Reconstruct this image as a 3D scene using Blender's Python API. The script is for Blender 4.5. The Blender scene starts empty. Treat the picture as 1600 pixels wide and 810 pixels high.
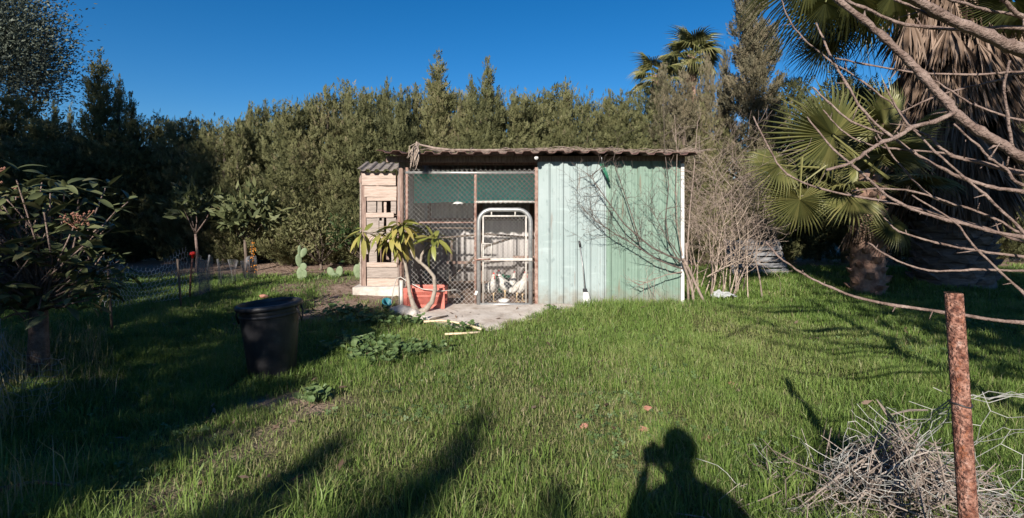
import bpy, math, random
import numpy as np
from mathutils import Vector, Matrix, Euler

random.seed(7)
rng = np.random.default_rng(7)
sc = bpy.context.scene
C = sc.collection
R = math.radians

# ------------------------------------------------------------------ camera, sky, sun, exposure
F, HY, CH = 750.0, 320.0, 1.5            # focal length in photo pixels, horizon row, eye height
cam_d = bpy.data.cameras.new('camera'); cam = bpy.data.objects.new('camera', cam_d); C.objects.link(cam)
cam.location = (0, 0, CH); cam.rotation_euler = (R(90), 0, 0)
cam_d.sensor_width = 36.0; cam_d.lens = 36.0 * F / 1600.0
cam_d.shift_y = -(405.0 - HY) / 1600.0
cam_d.clip_start = 0.05; cam_d.clip_end = 2000
sc.camera = cam

SUN = Vector((0.287, 1.0, -0.503)).normalized()      # direction the sunlight travels
elev = math.asin(-SUN.z)
w = bpy.data.worlds.new('World'); sc.world = w; w.use_nodes = True
nt = w.node_tree
sky = nt.nodes.new('ShaderNodeTexSky'); sky.sky_type = 'NISHITA'; sky.sun_disc = False
sky.sun_elevation = elev
sky.sun_rotation = math.atan2(-SUN.x, -SUN.y)        # azimuth of the sun, clockwise from +Y
sky.altitude = 300; sky.air_density = 1.0; sky.dust_density = 0.5; sky.ozone_density = 6.0
bg = nt.nodes['Background']; bg.inputs['Strength'].default_value = 0.063
hs = nt.nodes.new('ShaderNodeHueSaturation'); hs.inputs['Saturation'].default_value = 1.25
nt.links.new(sky.outputs[0], hs.inputs['Color']); nt.links.new(hs.outputs[0], bg.inputs['Color'])
sd = bpy.data.lights.new('sun', 'SUN'); so = bpy.data.objects.new('sun', sd); C.objects.link(so)
sd.energy = 5.0; sd.angle = R(0.7); sd.color = (1.0, 0.93, 0.82)
so.rotation_euler = SUN.to_track_quat('-Z', 'Y').to_euler(); so.location = (-4, -12, 8)
vs = sc.view_settings
vs.view_transform = 'Standard'; vs.look = 'None'; vs.gamma = 1.0; vs.use_curve_mapping = False
vs.exposure = 0.85
sc.cycles.max_bounces = 6; sc.cycles.transparent_max_bounces = 12
sc.cycles.use_denoising = True

# ------------------------------------------------------------------ helpers
def at(px, py, d):
    """photo pixel + distance in metres -> point"""
    return Vector(((px - 800) / F * d, d, CH - (py - HY) / F * d))

def gnd(px, py):
    d = F * CH / (py - HY)
    return (px - 800) / F * d, d

_perm = rng.random((64, 64))
def noise(x, y, s=1.0, o=0):
    x = np.asarray(x, float) * s + o * 7.3 + 31.7; y = np.asarray(y, float) * s + o * 3.1 + 17.9
    xi = np.floor(x).astype(int); yi = np.floor(y).astype(int); fx = x - xi; fy = y - yi
    fx = fx * fx * (3 - 2 * fx); fy = fy * fy * (3 - 2 * fy)
    a = _perm[xi % 64, yi % 64]; b = _perm[(xi + 1) % 64, yi % 64]
    c = _perm[xi % 64, (yi + 1) % 64]; d = _perm[(xi + 1) % 64, (yi + 1) % 64]
    return (a * (1 - fx) + b * fx) * (1 - fy) + (c * (1 - fx) + d * fx) * fy

def gz(x, y):
    x = np.asarray(x, float); y = np.asarray(y, float)
    z = 0.05 * (noise(x, y, 0.5, 1) - 0.5) + 0.035 * (noise(x, y, 1.7, 2) - 0.5)
    z = z * np.clip((np.hypot(x + 0.2, (y - 7.3)) - 1.2) / 1.5, 0, 1)
    z = z + 0.09 * np.exp(-((x - 1.9) / 0.9) ** 2 - ((y - 6.6) / 0.45) ** 2)
    z = z + 0.10 * np.exp(-((x + 3.0) / 1.2) ** 2 - ((y - 9.6) / 1.2) ** 2) * 0.6
    return z
def gzf(x, y): return float(gz(x, y))

def new_mesh(name, V, Fs, tint=None, smooth=False):
    me = bpy.data.meshes.new(name)
    V = np.asarray(V, np.float32)
    if isinstance(Fs, np.ndarray):
        n, k = Fs.shape
        me.vertices.add(len(V)); me.vertices.foreach_set('co', V.ravel())
        me.loops.add(n * k); me.loops.foreach_set('vertex_index', Fs.astype(np.int32).ravel())
        me.polygons.add(n); me.polygons.foreach_set('loop_start', np.arange(0, n * k, k, dtype=np.int32))
        me.update(calc_edges=True)
    else:
        me.from_pydata([tuple(map(float, v)) for v in V], [], Fs)
    if tint is not None:
        a = me.attributes.new('tint', 'FLOAT', 'POINT')
        a.data.foreach_set('value', np.asarray(tint, np.float32))
    if smooth:
        me.polygons.foreach_set('use_smooth', np.ones(len(me.polygons), bool))
    me.validate()
    return me

class MB:
    def __init__(s): s.v = []; s.f = []; s.t = []
    def add(s, vs_, fs, t=0.5):
        o = len(s.v); s.v += [tuple(v) for v in vs_]; s.f += [tuple(i + o for i in f) for f in fs]; s.t += [t] * len(vs_)
    def box(s, c, size, M=None, t=0.5, jit=0):
        hx, hy, hz = [a / 2 for a in size]; P = []
        for z in (-hz, hz):
            for x, y in ((-hx, -hy), (hx, -hy), (hx, hy), (-hx, hy)):
                p = Vector((x, y, z))
                if jit: p += Vector([random.uniform(-jit, jit) for _ in range(3)])
                if M: p = M @ p
                P.append(p + Vector(c))
        s.add(P, [(3, 2, 1, 0), (4, 5, 6, 7), (0, 1, 5, 4), (1, 2, 6, 5), (2, 3, 7, 6), (3, 0, 4, 7)], t)
    def tube(s, pts, r, n=6, t=0.5, cap=True, flat=1.0):
        pts = [Vector(p) for p in pts]
        if not hasattr(r, '__len__'): r = [r] * len(pts)
        P = []; up = Vector((0.13, 0.21, 1)).normalized()
        u = None
        for i, p in enumerate(pts):
            d = (pts[min(i + 1, len(pts) - 1)] - pts[max(i - 1, 0)])
            d = d.normalized() if d.length > 1e-9 else Vector((0, 0, 1))
            if u is None:
                u = d.cross(up)
                if u.length < 1e-3: u = d.cross(Vector((1, 0, 0)))
            else: u = u - d * u.dot(d)
            u.normalize(); q = d.cross(u)
            for k in range(n):
                a = 2 * math.pi * k / n
                P.append(p + u * math.cos(a) * r[i] + q * math.sin(a) * r[i] * flat)
        Fc = []
        for i in range(len(pts) - 1):
            for k in range(n):
                Fc.append((i * n + k, i * n + (k + 1) % n, (i + 1) * n + (k + 1) % n, (i + 1) * n + k))
        if cap:
            Fc.append(tuple(range(n - 1, -1, -1))); m = (len(pts) - 1) * n; Fc.append(tuple(m + k for k in range(n)))
        s.add(P, Fc, t)
    def lathe(s, prof, n=24, c=(0, 0, 0), t=0.5):
        P = []
        for r, z in prof:
            for k in range(n):
                a = 2 * math.pi * k / n; P.append((c[0] + r * math.cos(a), c[1] + r * math.sin(a), c[2] + z))
        Fc = [(i * n + k, i * n + (k + 1) % n, (i + 1) * n + (k + 1) % n, (i + 1) * n + k) for i in range(len(prof) - 1) for k in range(n)]
        s.add(P, Fc, t)
    def grid(s, fn, nu, nv, t=0.5):
        P = [fn(i / nu, j / nv) for j in range(nv + 1) for i in range(nu + 1)]
        s.add(P, [(j * (nu + 1) + i, j * (nu + 1) + i + 1, (j + 1) * (nu + 1) + i + 1, (j + 1) * (nu + 1) + i) for j in range(nv) for i in range(nu)], t)
    def build(s, name, mat, parent=None, smooth=False, loc=None, bevel=0):
        me = new_mesh(name, s.v, s.f, s.t, smooth); me.materials.append(mat)
        return put(name, me, parent, loc, bevel=bevel)

def put(name, me, parent=None, loc=None, rot=None, scale=None, bevel=0):
    o = bpy.data.objects.new(name, me); C.objects.link(o)
    if parent: o.parent = parent
    if loc is not None: o.location = loc
    if rot is not None: o.rotation_euler = rot
    if scale is not None: o.scale = scale
    if bevel:
        b = o.modifiers.new('bevel', 'BEVEL'); b.width = bevel; b.segments = 2; b.limit_method = 'ANGLE'
    return o
def tag(o, label=None, cat=None, group=None, kind=None):
    for k, v in (('label', label), ('category', cat), ('group', group), ('kind', kind)):
        if v: o[k] = v
    return o
def thing(name, label, cat, loc=(0, 0, 0), rz=0, group=None):
    o = bpy.data.objects.new(name, None); C.objects.link(o); o.location = loc; o.rotation_euler = (0, 0, rz)
    o.empty_display_size = 0.1
    return tag(o, label, cat, group)
def stuff(o): o['kind'] = 'stuff'; return o
def solid(o, th, off=-1):
    m = o.modifiers.new('thick', 'SOLIDIFY'); m.thickness = th; m.offset = off; return o

# ------------------------------------------------------------------ materials
def mat(name, c1, c2=None, rough=0.7, scale=6.0, metal=0.0, bump=0.0, c3=None, stretch=(1, 1, 1), bscale=None, spec=0.35, lo=0.35, hi=0.65, detail=6, coord='Object'):
    m = bpy.data.materials.new(name); m.use_nodes = True; n = m.node_tree.nodes; l = m.node_tree.links
    b = n['Principled BSDF']; b.inputs['Roughness'].default_value = rough; b.inputs['Metallic'].default_value = metal
    b.inputs['Specular IOR Level'].default_value = spec
    tc = n.new('ShaderNodeTexCoord'); mp = n.new('ShaderNodeMapping'); mp.inputs['Scale'].default_value = stretch
    l.new(tc.outputs[coord], mp.inputs['Vector'])
    nz = n.new('ShaderNodeTexNoise'); nz.inputs['Scale'].default_value = scale; nz.inputs['Detail'].default_value = detail
    nz.inputs['Roughness'].default_value = 0.65
    l.new(mp.outputs[0], nz.inputs['Vector'])
    cr = n.new('ShaderNodeValToRGB'); e = cr.color_ramp.elements
    e[0].position = lo; e[1].position = hi; e[0].color = (*c1, 1); e[1].color = (*(c2 or c1), 1)
    if c3: x = e.new(min(hi + 0.12, 1)); x.color = (*c3, 1)
    l.new(nz.outputs['Fac'], cr.inputs[0]); l.new(cr.outputs[0], b.inputs['Base Color'])
    if bump:
        n2 = n.new('ShaderNodeTexNoise'); n2.inputs['Scale'].default_value = bscale or scale * 4; n2.inputs['Detail'].default_value = 5
        l.new(mp.outputs[0], n2.inputs['Vector'])
        bp = n.new('ShaderNodeBump'); bp.inputs['Strength'].default_value = bump; bp.inputs['Distance'].default_value = 0.02
        l.new(n2.outputs['Fac'], bp.inputs['Height']); l.new(bp.outputs[0], b.inputs['Normal'])
    return m

def foliage(name, cols, rough=0.55, trans=0.2, spec=0.3, objvar=0.15):
    """leaf colour by each leaf's own tint (0..1), with a slight shift from plant to plant"""
    m = bpy.data.materials.new(name); m.use_nodes = True; n = m.node_tree.nodes; l = m.node_tree.links
    b = n['Principled BSDF']; b.inputs['Roughness'].default_value = rough; b.inputs['Specular IOR Level'].default_value = spec
    at_ = n.new('ShaderNodeAttribute'); at_.attribute_name = 'tint'
    oi = n.new('ShaderNodeObjectInfo')
    ma = n.new('ShaderNodeMath'); ma.operation = 'MULTIPLY_ADD'; ma.inputs[1].default_value = objvar; ma.inputs[2].default_value = -objvar / 2
    l.new(oi.outputs['Random'], ma.inputs[0])
    ad = n.new('ShaderNodeMath'); ad.operation = 'ADD'; ad.use_clamp = True
    l.new(at_.outputs['Fac'], ad.inputs[0]); l.new(ma.outputs[0], ad.inputs[1])
    cr = n.new('ShaderNodeValToRGB'); e = cr.color_ramp.elements
    e[0].position = 0; e[0].color = (*cols[0], 1); e[1].position = 1; e[1].color = (*cols[-1], 1)
    for i, c in enumerate(cols[1:-1]):
        x = e.new((i + 1) / (len(cols) - 1)); x.color = (*c, 1)
    l.new(ad.outputs[0], cr.inputs[0]); l.new(cr.outputs[0], b.inputs['Base Color'])
    if trans:
        t = n.new('ShaderNodeBsdfTranslucent'); mx = n.new('ShaderNodeMixShader'); mx.inputs[0].default_value = trans
        l.new(cr.outputs[0], t.inputs['Color']); l.new(b.outputs[0], mx.inputs[1]); l.new(t.outputs[0], mx.inputs[2])
        l.new(mx.outputs[0], n['Material Output'].inputs['Surface'])
    return m

def netmat(name, c, alpha):
    m = mat(name, c, tuple(x * 1.4 for x in c), 0.8, 30)
    n = m.node_tree.nodes; l = m.node_tree.links
    t = n.new('ShaderNodeBsdfTransparent'); mx = n.new('ShaderNodeMixShader'); mx.inputs[0].default_value = alpha
    l.new(t.outputs[0], mx.inputs[1]); l.new(n['Principled BSDF'].outputs[0], mx.inputs[2]); l.new(mx.outputs[0], n['Material Output'].inputs['Surface'])
    return m

M = {}
M['grass'] = foliage('grass', [(.060, .105, .024), (.118, .192, .040), (.178, .258, .062), (.235, .255, .095), (.30, .265, .15), (.36, .32, .20)], 0.5, 0.32, objvar=0)
M['cypress'] = foliage('cypress', [(.062, .068, .031), (.105, .110, .048), (.145, .148, .064), (.18, .172, .082), (.21, .175, .105)], 0.7, 0.3, 0.3, 0.42)
M['brown_cypress'] = foliage('brown_cypress', [(.06, .055, .036), (.10, .090, .055), (.135, .118, .072), (.17, .14, .09), (.21, .16, .11)], 0.75, 0.12)
M['grey_leaf'] = foliage('grey_leaf', [(.03, .04, .03), (.06, .075, .055), (.10, .12, .09), (.15, .17, .13)], 0.6, 0.15)
M['dark_leaf'] = foliage('dark_leaf', [(.015, .03, .01), (.03, .055, .015), (.05, .085, .02)], 0.6, 0.12)
M['loquat'] = foliage('loquat', [(.050, .062, .026), (.08, .095, .040), (.12, .135, .060), (.19, .165, .085)], 0.5, 0.15, 0.3, 0.5)
M['plumeria'] = foliage('plumeria', [(.14, .17, .035), (.20, .215, .05), (.28, .26, .075), (.38, .30, .09)], 0.4, 0.22, 0.45, 0.7)
M['palm'] = foliage('palm', [(.030, .040, .016), (.070, .080, .028), (.135, .140, .045), (.24, .21, .09)], 0.45, 0.15, 0.4, 0.35)
M['young_palm'] = foliage('young_palm', [(.060, .070, .024), (.115, .120, .040), (.19, .18, .065), (.32, .27, .13)], 0.45, 0.18, 0.4, 0.3)
M['dead_palm'] = foliage('dead_palm', [(.06, .038, .026), (.12, .08, .056), (.20, .14, .105), (.28, .205, .16)], 0.85, 0.1, 0.1, 0.3)
M['weed'] = foliage('weed', [(.06, .10, .035), (.09, .14, .05), (.13, .18, .07)], 0.5, 0.2)
M['twig_mix'] = foliage('twig_mix', [(.07, .055, .045), (.17, .135, .115), (.28, .23, .20), (.38, .325, .29)], 0.9, 0, 0.2, 0)
M['bark'] = mat('bark', (.07, .05, .038), (.16, .125, .10), 0.9, 14, bump=0.5, stretch=(1, 1, .3))
M['pale_bark'] = mat('pale_bark', (.115, .075, .062), (.25, .185, .16), 0.8, 16, bump=0.9, c3=(.30, .25, .21), bscale=70, detail=9)
M['twig'] = mat('twig', (.15, .11, .09), (.30, .235, .20), 0.85, 18)
M['dry_twig'] = mat('dry_twig', (.20, .15, .12), (.42, .34, .28), 0.85, 25)
M['dark_twig'] = mat('dark_twig', (.055, .042, .036), (.14, .11, .095), 0.85, 18)
M['plum_bark'] = mat('plum_bark', (.20, .17, .14), (.33, .28, .235), 0.8, 22, bump=0.3)
M['rust'] = mat('rust', (.13, .045, .028), (.33, .17, .125), 0.9, 38, bump=1.0, c3=(.40, .27, .23), lo=.38, hi=.58, bscale=90)
M['rust_thin'] = mat('rust_thin', (.16, .075, .055), (.34, .24, .20), 0.85, 16, bump=0.3)
M['galv'] = mat('galv', (.26, .265, .27), (.40, .40, .40), 0.42, 20, metal=0.55, c3=(.40, .36, .32))
M['paint'] = mat('paint', (.36, .33, .30), (.52, .495, .46), 0.6, 22, c3=(.30, .20, .15))
M['wire'] = mat('wire', (.48, .46, .45), (.66, .64, .62), 0.5, 10, metal=0.1)
M['old_wire'] = mat('old_wire', (.22, .22, .21), (.40, .39, .37), 0.6, 14, metal=0.1)
M['dim_wire'] = mat('dim_wire', (.16, .17, .17), (.30, .30, .30), 0.6, 10, metal=0.2)
M['plank'] = mat('plank', (.31, .235, .195), (.47, .375, .325), 0.85, 5, c3=(.28, .17, .12), stretch=(1, 4, 9), bump=0.35)
M['grey_plank'] = mat('grey_plank', (.21, .175, .155), (.35, .295, .265), 0.85, 5, c3=(.22, .15, .11), stretch=(1, 4, 9), bump=0.35)
M['old_wood'] = mat('old_wood', (.14, .09, .075), (.30, .215, .18), 0.9, 5, c3=(.20, .12, .09), stretch=(8, 8, 1), bump=0.4)
M['slate_wood'] = mat('slate_wood', (.10, .10, .105), (.24, .24, .25), 0.9, 6, stretch=(1, 6, 6), bump=0.3)
M['concrete'] = mat('concrete', (.42, .36, .315), (.60, .54, .49), 0.92, 3.2, c3=(.66, .61, .57), bump=0.5, bscale=40)
def speckle(m, scale, lo, hi, col, amt):
    n = m.node_tree.nodes; l = m.node_tree.links; b = n['Principled BSDF']; prev = b.inputs['Base Color'].links[0].from_socket
    tc = n.new('ShaderNodeTexCoord'); z = n.new('ShaderNodeTexNoise'); z.inputs['Scale'].default_value = scale; z.inputs['Detail'].default_value = 8; z.inputs['Roughness'].default_value = .7; l.new(tc.outputs['Object'], z.inputs['Vector'])
    r = n.new('ShaderNodeMapRange'); r.inputs[1].default_value = lo; r.inputs[2].default_value = hi; r.inputs[4].default_value = amt; l.new(z.outputs['Fac'], r.inputs[0])
    x = n.new('ShaderNodeMix'); x.data_type = 'RGBA'; l.new(r.outputs[0], x.inputs[0]); l.new(prev, x.inputs[6]); x.inputs[7].default_value = (*col, 1); l.new(x.outputs[2], b.inputs['Base Color'])
speckle(M['concrete'], 4.5, .52, .66, (.30, .235, .185), .75); speckle(M['concrete'], 38, .60, .68, (.20, .15, .12), .8)
speckle(M['rust'], 95, .49, .57, (.055, .022, .016), .85); speckle(M['rust'], 30, .56, .66, (.30, .10, .04), .6)
M['stone'] = mat('stone', (.36, .325, .29), (.54, .49, .45), 0.9, 7, bump=0.5)
M['black_plastic'] = mat('black_plastic', (.016, .016, .020), (.032, .031, .034), 0.5, 7, spec=0.5, c3=(.075, .068, .06), bump=.15, lo=.4, hi=.58)
M['red_plastic'] = mat('red_plastic', (.40, .105, .08), (.50, .165, .13), 0.5, 10)
M['green_plastic'] = mat('green_plastic', (.02, .12, .07), (.03, .17, .10), 0.5, 10)
M['teal_plastic'] = mat('teal_plastic', (.02, .13, .17), (.03, .20, .24), 0.5, 10)
M['white_plastic'] = mat('white_plastic', (.50, .49, .48), (.64, .63, .62), 0.45, 8)
M['hose'] = mat('hose', (.48, .36, .23), (.66, .53, .38), 0.6, 12)
M['tile'] = mat('tile', (.30, .13, .09), (.42, .22, .16), 0.9, 25)
M['feather'] = mat('feather', (.40, .37, .33), (.66, .64, .61), 0.85, 22, bump=0.6, bscale=60)
M['dark_feather'] = mat('dark_feather', (.03, .03, .035), (.07, .07, .075), 0.7, 40)
M['comb'] = mat('comb', (.55, .03, .03), (.65, .06, .05), 0.5, 20)
M['beak'] = mat('beak', (.42, .30, .17), (.50, .37, .22), 0.5, 20)
M['cactus'] = mat('cactus', (.11, .15, .08), (.19, .235, .135), 0.6, 9, c3=(.27, .26, .17))
M['berry'] = mat('berry', (.50, .17, .02), (.60, .24, .03), 0.4, 10)
M['bud'] = mat('bud', (.17, .075, .05), (.30, .15, .105), 0.85, 30)
M['roof'] = mat('roof', (.085, .045, .038), (.18, .105, .09), 0.85, 5, c3=(.24, .20, .18), bump=0.2)
M['grey_sheet'] = mat('grey_sheet', (.36, .34, .335), (.50, .475, .465), 0.7, 3, c3=(.34, .27, .23), stretch=(3, 3, .6), bump=0.1)
M['small_roof'] = mat('small_roof', (.13, .11, .095), (.25, .215, .19), 0.85, 6, c3=(.24, .19, .14), bump=0.3)
M['shade_net'] = netmat('shade_net', (.09, .66, .52), 0.97)
M['grey_net'] = netmat('grey_net', (.20, .20, .215), 0.42)
M['bag'] = netmat('bag', (.38, .39, .40), 0.6)
M['skin'] = mat('skin', (.45, .27, .2), (.5, .31, .23), 0.5, 20)
M['cloth'] = mat('cloth', (.04, .05, .08), (.06, .07, .11), 0.9, 60)
M['denim'] = mat('denim', (.03, .045, .09), (.05, .065, .12), 0.9, 60)
M['hair'] = mat('hair', (.02, .014, .01), (.04, .028, .02), 0.6, 60)

def painted_sheet(name, c1, c2, streak):
    """weathered paint: faded blotches and thin grime streaks running down the sheet"""
    m = mat(name, c1, c2, 0.5, 1.6, bump=0.04, bscale=30)
    n = m.node_tree.nodes; l = m.node_tree.links; b = n['Principled BSDF']
    base = b.inputs['Base Color'].links[0].from_socket
    tc = n.new('ShaderNodeTexCoord')
    def layer(prev, scale, stretch, lo, hi, col, amt):
        mp = n.new('ShaderNodeMapping'); mp.inputs['Scale'].default_value = stretch; l.new(tc.outputs['Object'], mp.inputs[0])
        z = n.new('ShaderNodeTexNoise'); z.inputs['Scale'].default_value = scale; z.inputs['Detail'].default_value = 7; l.new(mp.outputs[0], z.inputs['Vector'])
        r = n.new('ShaderNodeMapRange'); r.inputs[1].default_value = lo; r.inputs[2].default_value = hi; r.inputs[4].default_value = amt
        l.new(z.outputs['Fac'], r.inputs[0])
        x = n.new('ShaderNodeMix'); x.data_type = 'RGBA'; l.new(r.outputs[0], x.inputs[0]); l.new(prev, x.inputs[6]); x.inputs[7].default_value = (*col, 1)
        return x.outputs[2]
    o = layer(base, 4, (6, 6, .35), .52, .75, streak, .55)
    o = layer(o, 16, (1, 1, .5), .60, .72, tuple(.55 * x for x in streak), .5)
    o = layer(o, 3, (1, 1, 5), .58, .70, tuple(min(1, 1.25 * x) for x in c2), .5)
    sx = n.new('ShaderNodeSeparateXYZ'); l.new(tc.outputs['Object'], sx.inputs[0])
    z = n.new('ShaderNodeTexNoise'); z.inputs['Scale'].default_value = 9; z.inputs['Detail'].default_value = 8; l.new(tc.outputs['Object'], z.inputs['Vector'])
    a1 = n.new('ShaderNodeMath'); a1.operation = 'MULTIPLY_ADD'; a1.inputs[1].default_value = .5; l.new(z.outputs['Fac'], a1.inputs[0])
    a0 = n.new('ShaderNodeMath'); a0.operation = 'MULTIPLY'; a0.inputs[1].default_value = -1.0; l.new(sx.outputs['Z'], a0.inputs[0]); l.new(a0.outputs[0], a1.inputs[2])
    r = n.new('ShaderNodeMapRange'); r.inputs[1].default_value = -.05; r.inputs[2].default_value = .22; r.inputs[4].default_value = .7; l.new(a1.outputs[0], r.inputs[0])
    x = n.new('ShaderNodeMix'); x.data_type = 'RGBA'; l.new(r.outputs[0], x.inputs[0]); l.new(o, x.inputs[6]); x.inputs[7].default_value = (.17, .14, .105, 1); o = x.outputs[2]
    o = layer(o, 11, (1.3, 1.3, .12), .63, .74, (.16, .085, .05), .7)
    l.new(o, b.inputs['Base Color'])
    return m
M['mint'] = painted_sheet('mint', (.245, .305, .305), (.295, .35, .352), (.205, .26, .26))
M['sage'] = painted_sheet('sage', (.145, .215, .175), (.18, .255, .21), (.105, .165, .135))

# ground material: bare soil and litter against grassy soil, from the tint of the ground itself
def ground_mat():
    m = bpy.data.materials.new('ground'); m.use_nodes = True; n = m.node_tree.nodes; l = m.node_tree.links; b = n['Principled BSDF']
    b.inputs['Roughness'].default_value = 0.95; b.inputs['Specular IOR Level'].default_value = 0.1
    a = n.new('ShaderNodeAttribute'); a.attribute_name = 'tint'
    tc = n.new('ShaderNodeTexCoord')
    z = n.new('ShaderNodeTexNoise'); z.inputs['Scale'].default_value = 14; z.inputs['Detail'].default_value = 9; z.inputs['Roughness'].default_value = 0.7
    l.new(tc.outputs['Object'], z.inputs['Vector'])
    g = n.new('ShaderNodeValToRGB'); e = g.color_ramp.elements; e[0].position = .3; e[1].position = .7; e[0].color = (.055, .07, .022, 1); e[1].color = (.13, .125, .052, 1)
    s = n.new('ShaderNodeValToRGB'); e = s.color_ramp.elements; e[0].position = .3; e[1].position = .7; e[0].color = (.16, .105, .08, 1); e[1].color = (.36, .265, .215, 1)
    l.new(z.outputs['Fac'], g.inputs[0]); l.new(z.outputs['Fac'], s.inputs[0])
    x = n.new('ShaderNodeMix'); x.data_type = 'RGBA'; l.new(a.outputs['Fac'], x.inputs[0]); l.new(g.outputs[0], x.inputs[6]); l.new(s.outputs[0], x.inputs[7])
    l.new(x.outputs[2], b.inputs['Base Color'])
    z2 = n.new('ShaderNodeTexNoise'); z2.inputs['Scale'].default_value = 45; z2.inputs['Detail'].default_value = 6; l.new(tc.outputs['Object'], z2.inputs['Vector'])
    bp = n.new('ShaderNodeBump'); bp.inputs['Strength'].default_value = .9; bp.inputs['Distance'].default_value = .04
    l.new(z2.outputs['Fac'], bp.inputs['Height']); l.new(bp.outputs[0], b.inputs['Normal'])
    return m
M['ground'] = ground_mat()

# ------------------------------------------------------------------ ground
def ell(x, y, cx, cy, rx, ry): return np.exp(-(((x - cx) / rx) ** 2 + ((y - cy) / ry) ** 2) ** 1.5)
def soil(x, y):
    """0 = grassy, 1 = bare soil and litter"""
    x = np.asarray(x, float); y = np.asarray(y, float)
    m = ell(x, y, -2.3, 7.6, 1.0, 1.25) + ell(x, y, -3.1, 8.9, 1.5, .7) * .8 + ell(x, y, -2.9, 6.4, .55, .6) * .5
    m = m + ell(x, y, -1.65, 3.6, .42, .24) * .8 + ell(x, y, -1.72, 3.0, .3, .3) * .65 + ell(x, y, -1.6, 2.35, .4, .2) * .45
    m = m + np.clip((y - 9.9) / 0.7, 0, 1) * np.clip((3.0 - x) / .8, 0, 1) + np.clip((y - 11.2) / .8, 0, 1)
    m = m + ((x > -1.7) & (x < 2.6) & (y > 7.0) & (y < 9.6)) * 1.0
    m = m + np.clip((-4.3 - x) / 1.0, 0, 1) * np.clip((5.4 - y) / 1.0, 0, 1) * .55
    m = m + ((noise(x, y, 2.6, 3) - 0.5) * .7 + (noise(x, y, 9, 13) - .5) * .5) * np.clip(m * 4, 0, 1)
    return np.clip(m, 0, 1)
def dryness(x, y):
    d = ell(x, y, .05, 3.7, 1.3, 1.15) * .85 + ell(x, y, -1.3, 3.0, .8, .8) * .6 + ell(x, y, .6, 3.0, .5, .5) * .3
    return d * (0.35 + 1.1 * noise(x, y, 3.1, 4)) + 0.25 * (noise(x, y, 1.1, 5) > .72)

xs = np.concatenate([-np.geomspace(300, 11, 14), np.linspace(-10, 10, 221), np.geomspace(11, 300, 14)])
ys = np.concatenate([-np.geomspace(200, 7, 14), np.linspace(-6, 14, 211), np.geomspace(15, 500, 14)])
GX, GY = np.meshgrid(xs, ys)
GZ = gz(GX, GY)
ni, nj = len(xs), len(ys)
I = (np.arange(nj - 1)[:, None] * ni + np.arange(ni - 1)[None, :]).ravel()
me = new_mesh('ground', np.stack([GX, GY, GZ], -1).reshape(-1, 3), np.stack([I, I + 1, I + ni + 1, I + ni], -1), soil(GX, GY).ravel(), True)
me.materials.append(M['ground'])
tag(put('ground', me), kind='structure')

# concrete apron in front of the gate
SLAB = [gnd(*p) for p in ((612, 486), (634, 478), (700, 476), (840, 476), (905, 478), (890, 487), (850, 493), (800, 505), (762, 515), (715, 513), (668, 505), (640, 497))]
def in_poly(x, y, poly):
    x = np.asarray(x); r = np.zeros(x.shape, bool); n = len(poly)
    for i in range(n):
        (x0, y0), (x1, y1) = poly[i], poly[(i + 1) % n]
        c = ((y0 > y) != (y1 > y)) & (x < (x1 - x0) * (y - y0) / (y1 - y0 + 1e-12) + x0)
        r ^= c
    return r
def build_slab():
    st = .04; gx = np.arange(-2.2, 1.3, st); gy = np.arange(5.4, 7.5, st); X, Y = np.meshgrid(gx, gy)
    D = np.full(X.shape, 9.0)
    for i in range(len(SLAB)):
        (x0, y0), (x1, y1) = SLAB[i], SLAB[(i + 1) % len(SLAB)]; dx, dy = x1 - x0, y1 - y0
        t = np.clip(((X - x0) * dx + (Y - y0) * dy) / (dx * dx + dy * dy), 0, 1); D = np.minimum(D, np.hypot(X - x0 - t * dx, Y - y0 - t * dy))
    D = np.where(in_poly(X, Y, SLAB), D, -D) + .16 * (noise(X, Y, 4.5, 31) - .5) + .06 * (noise(X, Y, 13, 32) - .5)
    Z = gz(X, Y) + .034 * np.clip(D / .09 + .3, -1, 1) + .012 * (noise(X, Y, 3, 33) - .5) + .005 * (noise(X, Y, 12, 34) - .5)
    n = len(gx); I = (np.arange(len(gy) - 1)[:, None] * n + np.arange(n - 1)[None, :]); k = (D[:-1, :-1] > -.06); I = I[k]
    me = new_mesh('pavement', np.stack([X, Y, Z], -1).reshape(-1, 3), np.stack([I, I + 1, I + n + 1, I + n], -1), None, True); me.materials.append(M['concrete'])
    tag(put('pavement', me), kind='structure')
build_slab()

# ------------------------------------------------------------------ grass
def blades(X, Y, H, W, tint, lean=.85):
    n = len(X); Z = gz(X, Y)
    az = rng.random(n) * 2 * np.pi; la = rng.random(n) * 2 * np.pi
    ln = np.abs(rng.normal(0, lean, n)) * H
    sx, sy = np.cos(az) * W / 2, np.sin(az) * W / 2
    dx, dy = np.cos(la) * ln, np.sin(la) * ln
    V = np.empty((n, 5, 3))
    V[:, 0] = np.stack([X - sx, Y - sy, Z - .005], -1); V[:, 1] = np.stack([X + sx, Y + sy, Z - .005], -1)
    V[:, 2] = np.stack([X + .35 * dx + sx * .8, Y + .35 * dy + sy * .8, Z + H * .6], -1)
    V[:, 3] = np.stack([X + .35 * dx - sx * .8, Y + .35 * dy - sy * .8, Z + H * .6], -1)
    V[:, 4] = np.stack([X + dx, Y + dy, Z + H * np.clip(1 - .35 * (ln / H) ** 2, .35, 1)], -1)
    o = (np.arange(n) * 5)[:, None]
    tri = np.concatenate([o + np.array([[0, 1, 2]]), o + np.array([[0, 2, 3]]), o + np.array([[3, 2, 4]])])
    return V.reshape(-1, 3), tri, np.repeat(tint, 5)

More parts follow.
